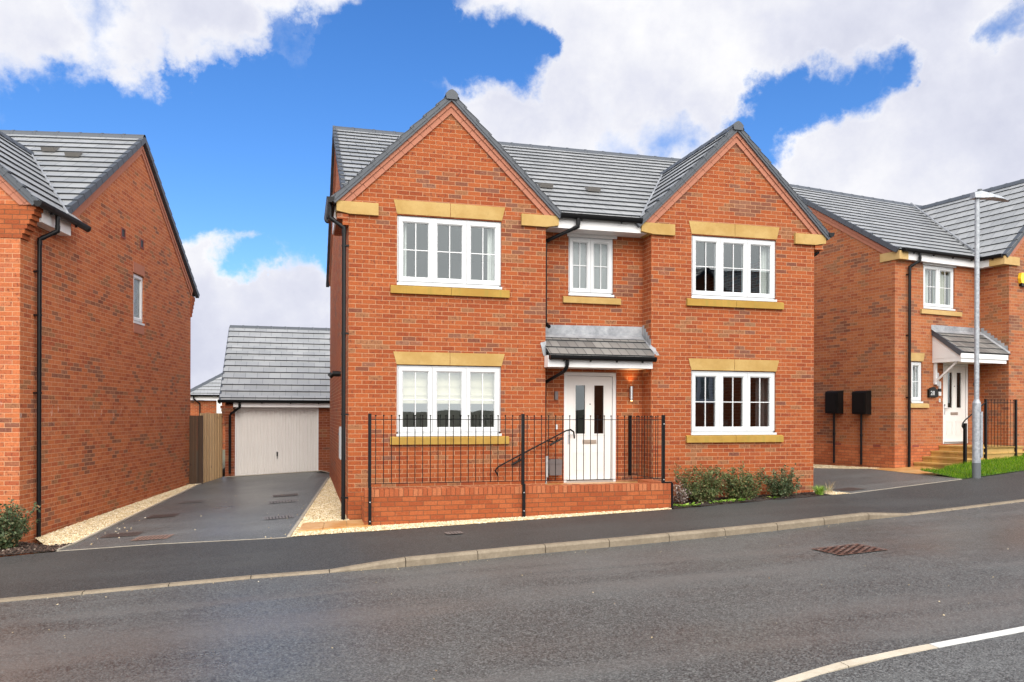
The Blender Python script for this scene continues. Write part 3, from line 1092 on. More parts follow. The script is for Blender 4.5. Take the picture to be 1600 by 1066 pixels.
def lintel(parent, x0, x1, z0, z1, y=0.0, flare=0.058, mat='stone', joint=True, proud=0.012):
    mb = MB()
    xm = (x0 + x1) / 2
    g = 0.004
    if joint:
        for A in ([(x0 + flare, z0), (xm - g, z0), (xm - g, z1), (x0, z1)], [(xm + g, z0), (x1 - flare, z0), (x1, z1), (xm + g, z1)]):
            mb.prism(A, y - proud, y + 0.1)
    else:
        mb.prism([(x0 + flare, z0), (x1 - flare, z0), (x1, z1), (x0, z1)], y - proud, y + 0.1)
    return build_split(mb, 'lintel', M[mat], parent)


def sill(parent, x0, x1, z0, z1, y=0.0, mat='sill', proud=0.055, joint=True):
    mb = MB()
    prof = [(y - proud, z0), (y + 0.10, z0), (y + 0.10, z1), (y + 0.0, z1), (y - proud, z1 - 0.018)]
    xm = (x0 + x1) / 2
    for a, b in (((x0, xm - 0.003), (xm + 0.003, x1)) if joint else ((x0, x1),)):
        mb.prism(prof, a, b, axis='x')
    return build_split(mb, 'window_sill', M[mat], parent)


def gable_band(parent, xc, zin, slope, half, yf, zbot, name='gable_band'):
    """two corbelled rows of salmon specials along each rake, mitred at the apex"""
    mb = MB()
    cs = math.cos(math.atan(slope))
    for row, (off0, off1, pr) in enumerate(((0.0, 0.082, 0.030), (0.085, 0.175, 0.052))):
        z0a, z1a = zin + off0 / cs, zin + off1 / cs
        for sg in (-1, 1):
            L = 0.0
            n = 0
            # bricks of 215 mm along the slope
            x = 0.0
            xa = 0.0
            xb0 = (z0a - zbot) / slope
            step = 0.222 * cs
            first = step * (0.5 if row else 1.0)
            edges = [0.0]
            e = first
            xend = (z1a - zbot) / slope
            while e < xend:
                edges.append(e)
                e += step
            edges.append(xend)
            for i in range(len(edges) - 1):
                a, b = edges[i] + (0.002 if i else 0), edges[i + 1] - 0.002
                sh = (off1 - off0) * math.sin(math.atan(slope))
                # quad with ends square to the slope, clipped at the base
                q = [(a, z0a - slope * a), (b, z0a - slope * b), (b + sh, z1a - slope * (b + sh)), (a + sh if i else 0.0, z1a - slope * (a + sh if i else 0.0))]
                q = clip(q, 1, zbot, False)
                if len(q) < 3:
                    continue
                pts = [(xc + sg * px, pz) for px, pz in q]
                mb.prism(pts, yf - pr, yf + 0.03)
    return mb.build(name, M['salmon'], parent)


def front_gable(parent, xc, half, zr, m, yf, yb, out_l=None, out_r=None, kneel=True, kmat='stone', wallx=None, corbel=False, valley=True, zmain=None):
    """pitched roof over a front gable: planes, verge, ridge, band"""
    yv = yf - 0.10
    cs = math.cos(math.atan(m))
    L = half / cs
    mb = MB()
    for sg in (-1, 1):
        D = Vector((sg, 0, -m))
        # polygon in (y, d): back edge follows the valley with the main roof
        ybot = zmain((zr - m * half))
        ytop = yb
        out = out_l if sg < 0 else out_r
        ov = 0.18 / cs
        poly = [(yv, 0), (yv, L), (ybot + 0.10, L), (ytop + 0.10, 0)]
        polys = [poly]
        if out:
            L1 = L - ov
            polys.append([(ybot + 0.10, L), (out, L), (out, L1), (ybot + 0.1 + (ytop - ybot) * ov / L, L1)])
        roof_plane(mb, (xc, 0, zr), (0, 1, 0), D, polys)
    rf = mb.build('gable_roof', [M['tile'], M['tile_edge']], parent)
    for sg in (-1, 1):
        verge(rf, (xc + sg * 0.02, yv + 0.012, zr - 0.012), (xc + sg * (half + 0.01), yv + 0.012, zr - m * (half + 0.01)), (0, -1, 0))
    ridge(rf, (xc, yv - 0.005, zr), (xc, yb + 0.05, zr))
    return rf


# ------------------------------------------------------------------ terrain
HX = [-60, -30, -12, -5, 0, 5, 9, 13, 20, 40, 70]
HZ = [-2.8, -1.4, -.55, -.26, -.01, .13, .255, .44, .85, 2.0, 3.2]


def interp(x, xs, ys):
    if x <= xs[0]: return ys[0]
    for i in range(len(xs) - 1):
        if x <= xs[i + 1]:
            return ys[i] + (ys[i + 1] - ys[i]) * (x - xs[i]) / (xs[i + 1] - xs[i])
    return ys[-1]


def H(x): return interp(x, HX, HZ)
def G(x, y): return H(x) + (0.01 * max(0.0, min(y, 14)) if x < 0 else 0.0)


KX = [-60, -30, -12, -4, -1.3, -.4, .5, 1.9, 3.8, 6, 7.9, 9, 10, 11.7, 16, 25, 60]
KY = [-9, -5.5, -3.9, -3.46, -3.50, -3.60, -3.63, -3.44, -3.27, -3.02, -2.68, -2.54, -2.43, -2.22, -1.55, .3, 12]
BX = [-60, -30, -12, -4.8, -4.08, -2.75, -.94, .45, 2.7, 5.32, 7.56, 8.78, 9.29, 11.47, 12.62, 14.59, 20, 30, 60]
BY = [-7, -3.2, -1.5, -.98, -.86, -.98, -1.40, -1.47, -1.30, -1.10, -.72, -.62, -.60, -.12, .12, .50, 1.9, 5, 18]
NX = [-60, -30, -12, -3, 0, 1.2, 2.29, 3.01, 3.66, 4.05, 5.08, 8, 14, 25, 60]
NY = [-30, -20, -14.5, -11.2, -9.9, -9.15, -8.66, -8.44, -8.33, -8.28, -8.15, -7.75, -6.8, -4.8, 6]


def K(x): return interp(x, KX, KY)
def B(x): return interp(x, BX, BY)
def NR(x): return interp(x, NX, NY)
def zroad(x): return H(x) - 0.142


def upst(x):
    def ss(a, b, v):
        t = max(0, min(1, (v - a) / (b - a)))
        return t
    return 0.022 + 0.083 * ss(-0.42, 0.50, x) * (1 - ss(8.05, 8.98, x))


def xrange_(a, b, st):
    n = max(1, int(round((b - a) / st)))
    return [a + (b - a) * i / n for i in range(n + 1)]


def strip(name, xs, lo, hi, zlo, zhi, mat, ny=4, label=None, cat=None, kind='structure', parent=None):
    mb = MB()
    def P(x, t):
        y = lo(x) + (hi(x) - lo(x)) * t
        z = zlo(x) + (zhi(x) - zlo(x)) * t
        return (x, y, z)
    for i in range(len(xs) - 1):
        for j in range(ny):
            mb.face([P(xs[i], j / ny), P(xs[i + 1], j / ny), P(xs[i + 1], (j + 1) / ny), P(xs[i], (j + 1) / ny)])
    o = mb.build(name, mat, parent, merge=True)
    return tag(o, label, cat, kind=kind)


# broad earth sheet reaching the horizon
mb = MB()
gx = [-900, -300, -100, -60, -30, -20, -12, -8, -5, -2.5, 0, 2.5, 5, 7, 9, 11, 13, 16, 20, 28, 40, 70, 120, 300, 900]
gy = [-900, -300, -100, -60, -40, -25, -18, -12, -8, -4, 0, 4, 8, 12, 20, 40, 80, 200, 900]
for i in range(len(gx) - 1):
    for j in range(len(gy) - 1):
        mb.face([(x, y, G(x, y) - 0.26) for x, y in ((gx[i], gy[j]), (gx[i + 1], gy[j]), (gx[i + 1], gy[j + 1]), (gx[i], gy[j + 1]))])
tag(mb.build('ground', M['earth'], merge=True), kind='structure')

xr = xrange_(-40, 50, 0.75)
strip('road', xr, lambda x: NR(x) - 0.02, lambda x: K(x) + 0.04, lambda x: zroad(x) - 0.002, lambda x: zroad(x), M['road'], 6)
xp = sorted(set([round(v, 3) for v in xrange_(-40, -2, 1.0) + xrange_(-2, 11, 0.2) + xrange_(11, 50, 1.0)]))
strip('pavement', xp, lambda x: K(x) + 0.125, lambda x: B(x), lambda x: zroad(x) + upst(x) - 0.003, lambda x: G(x, 0) + 0.0, M['pave'], 6)
strip('near_pavement', xr, lambda x: NR(x) - 9.0, lambda x: NR(x) - 0.125, lambda x: zroad(x) + 0.05, lambda x: zroad(x) + 0.018, M['near_pave'], 6)

# kerb stones: bodies 125 mm wide with a chamfered nose, 915 mm long, narrow joints
mb = MB()


def kerb_run(mb, path_y, xs, up, w=0.125, side=1, joint=0.005):
    for i in range(len(xs) - 1):
        a, b = xs[i] + joint, xs[i + 1] - joint
        def sec(x):
            z0, u = zroad(x) - 0.06, up(x)
            y = path_y(x)
            ch = min(0.03, u)
            return [(y, z0), (y, zroad(x) + u - ch), (y + side * 0.028, zroad(x) + u), (y + side * w, zroad(x) + u), (y + side * w, z0)]
        sub = [a + (b - a) * t / 3 for t in range(4)]
        for s in range(3):
            A, Bq = sec(sub[s]), sec(sub[s + 1])
            for k in range(4):
                mb.face([(sub[s], *A[k]), (sub[s + 1], *Bq[k]), (sub[s + 1], *Bq[k + 1]), (sub[s], *A[k + 1])])
        for x in (a, b):
            S = sec(x)
            mb.face([(x, *p) for p in S])


kx = [-0.42 - 0.915 * i for i in range(40, 0, -1)] + [-0.42, 0.50]
kx += [0.50 + (8.05 - 0.50) * i / 8 for i in range(1, 9)] + [8.98] + [8.98 + 0.915 * i for i in range(1, 40)]
kerb_run(mb, K, kx, upst)
tag(mb.build('kerb', M['kerb'], merge=False), kind='structure')
mb = MB()
nx = [3.97 + 0.915 * i for i in range(-40, 1)] 
kerb_run(mb, NR, nx, lambda x: 0.022, side=-1)
tag(mb.build('near_kerb', M['kerb_pale']), kind='structure')
mb = MB()
nx = [3.97 + 0.915 * 1.6 * i for i in range(0, 25)]
M['kerb_white'] = kerb_mat('white_channel_block', (0.52, 0.52, 0.50), (0.68, 0.68, 0.66))
kerb_run(mb, NR, nx[:2], lambda x: 0.022, side=-1)
tag(mb.build('near_kerb', M['kerb_white']), kind='structure')
mb = MB()
kerb_run(mb, NR, [nx[1] + 0.915 * i for i in range(0, 30)], lambda x: 0.022, side=-1)
tag(mb.build('near_kerb', M['kerb_pale']), kind='structure')


def patch(name, pts, mat, dz=0.0, res=0.35, zf=G, kind='structure', extra=None):
    """flat-ish polygon draped on the terrain, split so that it follows it"""
    mb = MB()
    x0, x1 = min(p[0] for p in pts), max(p[0] for p in pts)
    y0, y1 = min(p[1] for p in pts), max(p[1] for p in pts)
    nx_, ny_ = max(1, int((x1 - x0) / res) + 1), max(1, int((y1 - y0) / res / 2) + 1)
    for i in range(nx_):
        a, b = x0 + (x1 - x0) * i / nx_, x0 + (x1 - x0) * (i + 1) / nx_
        q = clip(clip(pts, 0, a, False), 0, b, True)
        if not q: continue
        for j in range(ny_):
            c, d = y0 + (y1 - y0) * j / ny_, y0 + (y1 - y0) * (j + 1) / ny_
            r = clip(clip(q, 1, c, False), 1, d, True)
            if r:
                mb.face([(x, y, zf(x, y) + dz) for x, y in r])
    o = mb.build(name, mat, merge=True)
    return tag(o, kind=kind)


def line_strip(name, pts, w, mat, up=0.012, zf=G, down=0.06, seg=0.915):
    """narrow concrete edging set in the ground along a line"""
    mb = MB()
    for i in range(len(pts) - 1):
        a, b = Vector(pts[i]), Vector(pts[i + 1])
        L = (b - a).length
        d = (b - a) / L
        s = Vector((-d.y, d.x)) * w / 2
        n = max(1, int(round(L / seg)))
        for k in range(n):
            p, q = a + d * (L * k / n + 0.002), a + d * (L * (k + 1) / n - 0.002)
            c = []
            for t, sg in ((p, -1), (q, -1), (q, 1), (p, 1)):
                v = t + s * sg
                c.append((v.x, v.y, zf(v.x, v.y) + up))
            lo = [(x, y, z - down) for x, y, z in c]
            mb.face(c)
            for m_ in range(4):
                n_ = (m_ + 1) % 4
                mb.face([c[m_], lo[m_], lo[n_], c[n_]])
    return tag(mb.build(name, mat), kind='structure')


# driveways (two small inclines of black asphalt)
DL = [(-4.10, -0.86), (-3.85, 1.9), (-3.27, 8.85), (-3.04, 10.45)]
DR = [(-0.94, -1.40), (-0.08, 7.75), (0.2, 10.45)]
mb = MB()
N_ = 24
for i in range(N_):
    for j in range(6):
        def P(t, s):
            y = -0.9 + (10.45 + 0.9) * t
            xl = interp(y, [p[1] for p in DL], [p[0] for p in DL])
            xr_ = interp(y, [p[1] for p in DR], [p[0] for p in DR])
            x = xl + (xr_ - xl) * s
            yy = y
            if t == 0: yy = B(x)
            elif y < 1.5: yy = B(x) + (y + 0.9) / 2.4 * (1.5 - B(x))
            return (x, yy, G(x, yy) + 0.002)
        mb.face([P(i / N_, j / 6), P(i / N_, (j + 1) / 6), P((i + 1) / N_, (j + 1) / 6), P((i + 1) / N_, j / 6)])
tag(mb.build('driveway', M['drive'], merge=True), kind='structure')
line_strip('edging', [(-4.12, -0.86), (-2.75, -0.985), (-0.96, -1.40)], 0.02, M['edging'], 0.006)
line_strip('edging', [(-4.13, -0.80), (-4.03, -0.1), (-3.87, 1.9), (-3.29, 8.6)], 0.05, M['edging'], 0.02)
line_strip('edging', [(-0.93, -1.38), (-0.07, 7.75)], 0.05, M['edging'], 0.02)
patch('driveway', [(8.90, B(8.9)), (9.2, B(9.2)), (10.3, B(10.3)), (11.4, B(11.4)), (12.6, 0.12), (12.74, 1.34), (12.80, 3.15), (11.96, 4.18), (11.2, 12), (8.90, 12)], M['drive'], 0.002, res=0.5)
line_strip('edging', [(9.30, B(9.30) + 0.01), (11.47, B(11.47) + 0.01), (12.62, B(12.62) + 0.01)], 0.035, M['edging'], 0.006)
line_strip('edging', [(12.60, 0.14), (12.74, 1.34), (12.81, 3.15), (11.98, 4.2)], 0.04, M['edging'], 0.010)
patch('yard', [(-9, 8.4), (-3.3, 8.4), (-3.2, 10.3), (-3.2, 40), (-9, 40)], M['earth'], -0.01, res=2)


rng = random.Random(4)


def in_poly(x, y, poly):
    c = False
    n = len(poly)
    for i in range(n):
        x1, y1 = poly[i]
        x2, y2 = poly[(i + 1) % n]
        if (y1 > y) != (y2 > y) and x < (x2 - x1) * (y - y1) / (y2 - y1) + x1:
            c = not c
    return c


OCT = [(1, 0, 0), (0, 1, 0), (-1, 0, 0), (0, -1, 0), (0, 0, 1), (0, 0, -1)]
OCF = [(0, 1, 4), (1, 2, 4), (2, 3, 4), (3, 0, 4), (1, 0, 5), (2, 1, 5), (3, 2, 5), (0, 3, 5)]


def stones(polys, per_m2, size, zf, dz=0.0, flat=0.6, rg=rng):
    V, F = [], []
    for poly in polys:
        x0, x1 = min(p[0] for p in poly), max(p[0] for p in poly)
        y0, y1 = min(p[1] for p in poly), max(p[1] for p in poly)
        n = int((x1 - x0) * (y1 - y0) * per_m2)
        for _ in range(n):
            x, y = rg.uniform(x0, x1), rg.uniform(y0, y1)
            if not in_poly(x, y, poly):
                continue
            s = size * rg.uniform(0.5, 1.3)
            a = rg.uniform(0, 6.28)
            z = zf(x, y) + dz
            sx, sy, sz = s * rg.uniform(.7, 1.2), s * rg.uniform(.6, 1.0), s * flat * rg.uniform(.6, 1.1)
            b = len(V)
            tl = rg.uniform(-.5, .5)
            for p in OCT:
                px, py, pz = p[0] * sx * rg.uniform(.8, 1.2), p[1] * sy * rg.uniform(.8, 1.2), p[2] * sz
                pz += px * tl
                V.append((x + px * math.cos(a) - py * math.sin(a), y + px * math.sin(a) + py * math.cos(a), z + pz))
            F += [(b + i, b + j, b + k) for i, j, k in OCF]
    return V, F


def raw(name, V, F, mat, parent=None, smooth=False, mids=None):
    me = bpy.data.meshes.new(name)
    me.from_pydata(V, [], F)
    for m_ in (mat if isinstance(mat, (list, tuple)) else [mat]):
        me.materials.append(m_)
    if mids:
        me.polygons.foreach_set('material_index', mids)
    if smooth:
        me.polygons.foreach_set('use_smooth', [True] * len(me.polygons))
    o = bpy.data.objects.new(name, me)
    COL.objects.link(o)
    if parent: o.parent = parent
    return o


# gravel margins
gv_left = [(-4.42, -0.26), (-4.05, -0.28), (-3.27, 8.6), (-3.62, 8.6), (-4.85, 0.72)]
gv_wedge = [(-0.92, -1.36), (0.30, -1.46), (0.30, -0.55), (0.02, -0.2), (0.02, 8.5), (-0.03, 7.75)]
gv_front = [(0.25, B(.25)), (2.7, B(2.7)), (5.38, B(5.38)), (5.38, -0.92), (0.25, -0.92)]
gv_right = [(8.93, B(8.93) + .02), (9.34, B(9.34) + .02), (9.22, 0.1), (8.98, 1.6), (8.93, 1.6)]
gv_r2 = [(12.55, 3.35), (13.25, 2.80), (11.0, 11), (10.4, 11), (11.94, 4.2)]
for i, (nm, pl, lab) in enumerate((('l', gv_left, 'cream gravel strip along the wall of the left house'),
                        ('w', gv_wedge, 'cream gravel wedge between driveway and middle house'),
                        ('f', gv_front, 'thin cream gravel strip in front of the low brick wall'),
                        ('r', gv_right, 'small cream gravel patch at the right corner of the middle house'),
                        ('q', gv_r2, 'pale gravel margin along the side wall of the right house'))):
    g = patch('gravel', pl, M['gravel'], 0.004, res=0.3, kind='stuff')
    g['label'] = lab
    dens = {'l': 2600, 'w': 2400, 'f': 3200, 'r': 1500, 'q': 700}[nm]
    V, F = stones([pl], dens, 0.016, G, 0.008)
    p = raw('pebbles', V, F, M['pebble'], parent=g)
V, F = stones([[(-4.1, -0.5), (-3.5, -0.5), (-3.4, 2.5), (-3.85, 2.0)]], 14, 0.014, G, 0.008)
V2, F2 = stones([[(-1.5, -1.3), (-0.95, -1.4), (-0.5, 2.5), (-1.0, 2.5)]], 6, 0.013, G, 0.008)
b = len(V)
V += V2
F += [tuple(b + k for k in f) for f in F2]
V2, F2 = stones([[(-3.2, -.4), (-1.2, -.8), (-.6, 5), (-3.2, 6)]], 1.2, 0.012, G, 0.008)
b = len(V)
V += V2
F += [tuple(b + k for k in f) for f in F2]
tag(raw('stray_gravel', V, F, M['pebble']), 'loose cream stones strayed onto the left driveway', kind='stuff')

gut = [[(a, K(a) - 0.20), (a + 1, K(a + 1) - 0.20), (a + 1, K(a + 1) - 0.015), (a, K(a) - 0.015)] for a in range(-6, 14)]
V, F = stones(gut, 34, 0.007, lambda x, y: zroad(x), 0.003)
V2, F2 = stones([[(-6, -8), (10, -8), (10, -3), (-6, -3.6)]], 0.9, 0.009, lambda x, y: zroad(x), 0.003)
b = len(V)
V += V2
F += [tuple(b + k for k in f) for f in F2]
tag(raw('grit', V, F, M['pebble']), 'fine pale grit lying on the road and in the gutter', kind='stuff')

# wet orange sandstone slabs
def slabs(label, quads, dz=0.012):
    mb = MB()
    for q in quads:
        top = [(x, y, G(x, y) + dz) for x, y in q]
        lo = [(x, y, z - 0.05) for x, y, z in top]
        mb.face(top)
        for i in range(4):
            j = (i + 1) % 4
            mb.face([top[i], lo[i], lo[j], top[j]])
    o = mb.build('paving', M['slab'])
    return tag(o, label, kind='structure')


def lerp2(a, b, t): return (a[0] + (b[0] - a[0]) * t, a[1] + (b[1] - a[1]) * t)


def slab_row(A, Bq, C, D, n):
    out = []
    for i in range(n):
        t0, t1 = i / n + 0.004, (i + 1) / n - 0.004
        out.append([lerp2(A, Bq, t0), lerp2(A, Bq, t1), lerp2(D, C, t1), lerp2(D, C, t0)])
    return out


slabs('orange wet paving slabs left of the low brick wall', slab_row((-0.80, -0.98), (0.30, -1.02), (0.30, -0.30), (-0.72, -0.20), 3), 0.034)
slabs('orange wet paving slabs beside the right house steps', slab_row((12.74, 2.0), (13.6, 1.62), (14.1, 2.72), (12.80, 3.12), 3) + [[(12.72, 1.45), (13.3, 1.3), (13.56, 1.58), (12.74, 1.96)]], 0.014)

# ------------------------------------------------------------------ houses
XG1, XG2, YR = 3.44, 5.48, 0.38          # left gable, right gable, recess plane of the middle house
SL = 0.97                                 # slope of the front gables
def fX(x): return lambda y, z, d: (x, y, z)


def side_fn(x, sgn):
    return lambda u, z, d: (x + sgn * (-d), u, z)


def house_shell(H_, W, Dp, ry, rz, sf, sr, ybase, gables, yrec, brick, zb=-0.8, holes_g=None, holes_r=(), holes_side=(), side='r', plinth=None, ztop=5.2):
    """walls of a double-gabled house; gables = list of (x0, x1, xc)"""
    mb = MB()
    ap = 7.17
    for i, (x0, x1, xc) in enumerate(gables):
        hw = (x1 - x0) / 2
        poly = [(x0, zb), (x1, zb), (x1, ap - SL * (x1 - xc)), (xc, ap), (x0, ap - SL * (xc - x0))]
        wall(mb, lambda u, z, d: (u, d, z), poly, holes_g[i] if holes_g else ())
    # recess and its returns
    xs = [g[1] for g in gables[:-1]]
    for i in range(len(gables) - 1):
        a, b_ = gables[i][1], gables[i + 1][0]
        wall(mb, lambda u, z, d: (u, yrec + d, z), [(a, zb), (b_, zb), (b_, 5.3), (a, 5.3)], holes_r)
        wall(mb, fX(a), [(0, zb), (yrec, zb), (yrec, 5.4), (0, 5.4)])
        wall(mb, fX(b_), [(0, zb), (yrec, zb), (yrec, 5.4), (0, 5.4)])
    top = [(0, zb), (Dp, zb), (Dp, rz - 0.05 - sr * (Dp - ry)), (ry, rz - 0.05), (0.0, max(5.2, rz - 0.05 - sf * ry))]
    for x, sg in ((0, -1), (W, 1)):
        hs = holes_side if (side == 'r') == (sg == 1) else ()
        wall(mb, side_fn(x, sg), top, hs)
    wall(mb, lambda u, z, d: (u, Dp, z), [(0, zb), (W, zb), (W, 5.2), (0, 5.2)])
    return mb.build('wall', M[brick], H_)


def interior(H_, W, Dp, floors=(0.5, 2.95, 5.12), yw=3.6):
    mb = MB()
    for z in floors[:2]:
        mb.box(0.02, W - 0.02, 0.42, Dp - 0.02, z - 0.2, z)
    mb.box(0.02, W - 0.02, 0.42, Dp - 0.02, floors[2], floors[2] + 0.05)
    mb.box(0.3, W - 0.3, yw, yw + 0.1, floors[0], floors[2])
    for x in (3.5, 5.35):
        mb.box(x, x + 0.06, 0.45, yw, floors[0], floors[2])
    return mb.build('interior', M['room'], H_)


def main_roof(H_, W, Dp, ry, rz, sf, sr, yl, gables, over=0.09, rear=0.36):
    """long roof behind the gables, ridge parallel to the front"""
    cf, cr = math.cos(math.atan(sf)), math.cos(math.atan(sr))
    mb = MB()
    P0 = (0, ry, rz)
    dd = lambda y: (ry - y) / cf
    top = [(-over, 0), (W + over, 0), (W + over, dd(0.36 if yl < .3 else yl)), (-over, dd(0.36 if yl < .3 else yl))]
    polys = [top]
    if yl < 0.3 and len(gables) > 1:
        for i in range(len(gables) - 1):
            a, b_ = gables[i][1] - 0.4, gables[i + 1][0] + 0.4
            polys.append([(a, dd(0.36)), (b_, dd(0.36)), (b_, dd(0.02)), (a, dd(0.02))])
            polys.append([(a + 0.635, dd(0.02)), (b_ - 0.625, dd(0.02)), (b_ - 0.625, dd(yl)), (a + 0.635, dd(yl))])
    roof_plane(mb, P0, (1, 0, 0), (0, -1, -sf), polys)
    dr = (Dp + rear - ry) / cr
    roof_plane(mb, P0, (1, 0, 0), (0, 1, -sr), [[(-over, 0), (W + over, 0), (W + over, dr), (-over, dr)]])
    rf = mb.build('roof', [M['tile'], M['tile_edge']], H_)
    ridge(rf, (-over, ry, rz), (W + over, ry, rz))
    for x, o in ((-over, -1), (W + over, 1)):
        yb = 0.4 if yl < 0.3 else yl
        xx = x + o * 0.01
        verge(rf, (xx, ry - 0.01, rz - 0.01), (xx, yb, rz - sf * (ry - yb)), (o, 0, 0), depth=0.08)
        verge(rf, (xx, ry + 0.01, rz - 0.01), (xx, Dp + rear, rz - sr * (Dp + rear - ry)), (o, 0, 0), depth=0.08)
    return rf


def side_band(H_, x, sg, ry, zin, sf, sr, y0, y1, zmin=-9):
    mb = MB()
    for s, ye in ((-1, y0), (1, y1)):
        m = sf if s < 0 else sr
        L = abs(ye - ry)
        for (o0, o1, pr) in ((0.0, 0.10, 0.022), (0.103, 0.19, 0.04)):
            n = int(L / 0.19)
            for k in range(n):
                a, b_ = L * k / n, L * (k + 1) / n - 0.003
                q = [(ry + s * a, zin + o0 - m * a), (ry + s * b_, zin + o0 - m * b_), (ry + s * b_, zin + o1 - m * b_), (ry + s * a, zin + o1 - m * a)]
                q = clip(q, 1, zmin, False)
                if q:
                    mb.prism(q, x, x + sg * pr, axis='x')
    return mb.build('side_gable_band', M['salmon'], H_)


def valley_line(rf, a, b):
    mb = MB()
    mb.tube([a, b], 0.022, 6)
    mb.build('valley_lead', M['lead'], rf)


def tile_vent(rf, p, D, name='roof_vent'):
    mb = MB()
    D = Vector(D).normalized()
    U = Vector((1, 0, 0))
    Nn = U.cross(D)
    if Nn.z < 0: Nn = -Nn
    p = Vector(p)
    a = [p + U * u + D * d + Nn * h for u, d, h in ((-.13, -.20, .02), (.13, -.20, .02), (.13, .06, .10), (-.13, .06, .10), (-.13, .06, .01), (.13, .06, .01), (-.17, -.30, .012), (.17, -.30, .012))]
    mb.face([a[0], a[1], a[2], a[3]])
    mb.face([a[3], a[2], a[5], a[4]])
    mb.face([a[0], a[3], a[4]])
    mb.face([a[1], a[5], a[2]])
    mb.build(name, [M['ventgrey'], M['tile_edge']], rf)


# ============ the middle house
W0, D0, RY0, RZ0, SF0 = 8.945, 8.6, 4.45, 8.06, 0.606
G0 = [(0.0, XG1, 1.72), (XG2, W0, 7.21)]
UPZ, LOZ = (3.945, 5.125), (1.38, 2.585)
wins = [(0.805, 2.625), (6.30, 8.10)]
H0 = tag(empty('detached_house', (0, 0, 0)), 'large orange brick house with two front gables and white door behind railings, in the middle', 'house')
holes_g = [[(a, b, LOZ[0], LOZ[1] + 0.01), (a, b, UPZ[0], UPZ[1] + 0.01)] for a, b in wins]
holes_r = [(4.0, 4.885, 3.95, 5.06), (3.92, 4.955, 0.50, 2.545)]
house_shell(H0, W0, D0, RY0, RZ0, SF0, SF0, 0, G0, YR, 'brick', holes_g=holes_g, holes_r=holes_r)
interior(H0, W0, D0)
# plinth: lighter smooth bricks below the damp course, a hair proud
mb = MB()
for (x0, x1, y) in ((-0.003, XG1, -0.004),):
    mb.face([(x0, y, -0.8), (x1, y, -0.8), (x1, y, 0.45), (x0, y, 0.45)])
    mb.face([(x0, y, 0.45), (x1, y, 0.45), (x1, 0.02, 0.45), (x0, 0.02, 0.45)])
mb.face([(-0.004, 8.6, -0.8), (-0.004, -0.004, -0.8), (-0.004, -0.004, 0.45), (-0.004, 8.6, 0.45)])
build_split(mb, 'plinth', M['plinth'], H0)
rf0 = main_roof(H0, W0, D0, RY0, RZ0, SF0, SF0, -0.06, G0)
zm0 = lambda z: RY0 - (RZ0 - z) / SF0
gr = []
for i, (x0, x1, xc) in enumerate(G0):
    half = 1.99 if i == 0 else 2.04
    r_ = front_gable(H0, xc, half, 7.25, SL, 0.0, zm0(7.25), out_l=1.35 if i == 0 else None, out_r=1.35 if i == 1 else None, zmain=zm0)
    gr.append(r_)
    gable_band(H0, xc, 6.93, SL, half, 0.0, 5.295)
for i, (xc, sg) in enumerate(((1.72, 1), (7.21, -1))):
    L_ = 1.93
    valley_line(gr[i], (xc + sg * L_, zm0(7.25 - SL * L_) - 0.02, 7.25 - SL * L_ + 0.03), (xc + sg * 0.05, zm0(7.2) - 0.02, 7.25 - SL * 0.05 + 0.03))
side_band(H0, 0.0, -1, RY0, RZ0 - 0.33, SF0, SF0, 0.2, D0)
side_band(H0, W0, 1, RY0, RZ0 - 0.33, SF0, SF0, 0.2, D0)
tile_vent(rf0, (4.85, 1.36, RZ0 - SF0 * (RY0 - 1.36) + 0.02), (0, -1, -SF0))
tile_vent(rf0, (3.86, 1.36, RZ0 - SF0 * (RY0 - 1.36) + 0.02), (0, -1, -SF0))
# kneeler stones
for (a, b, c0, c1) in ((-0.20, 0.487, -0.055, 0.30), (2.98, 3.665, -0.055, 0.34), (5.265, 5.936, -0.055, 0.34), (8.49, 9.175, -0.055, 0.30)):
    mb = MB()
    lft = a < 0 or abs(a - 5.265) < .01
    # underside splays up where the stone leaves the wall
    if lft:
        edge = 0.0 if a < 0 else XG2
        poly = [(a, 5.125), (edge + 0.01, 5.085), (b, 5.085), (b, 5.29), (a, 5.29)]
    else:
        edge = XG1 if a < 4 else W0
        poly = [(a, 5.085), (edge - 0.01, 5.085), (b, 5.125), (b, 5.29), (a, 5.29)]
    mb.prism(poly, c0, c1)
    mb.build('kneeler_stone', M['stone'], H0)
# corbel bricks and soffit box under the side overhangs
mb = MB()
mb.box(-0.19, -0.003, -0.03, 1.30, 5.0, 5.083)
mb.box(-0.10, -0.003, -0.02, 0.22, 4.90, 5.0)
mb.box(W0 + .003, W0 + 0.19, -0.03, 1.30, 5.0, 5.083)
build_split(mb, 'corbel', M['brick'], H0)
mb = MB()
mb.box(-0.215, -0.19, 0.31, 1.32, 5.02, 5.29)
mb.box(W0 + 0.19, W0 + 0.215, 0.31, 1.32, 5.02, 5.29)
build_split(mb, 'side_fascia', M['fascia'], H0)
gutter(H0, (-0.30, -0.10, 5.33), (-0.30, 1.40, 5.33), n_br=2)
gutter(H0, (W0 + 0.32, 1.40, 5.33), (W0 + 0.32, -0.10, 5.33), n_br=2)
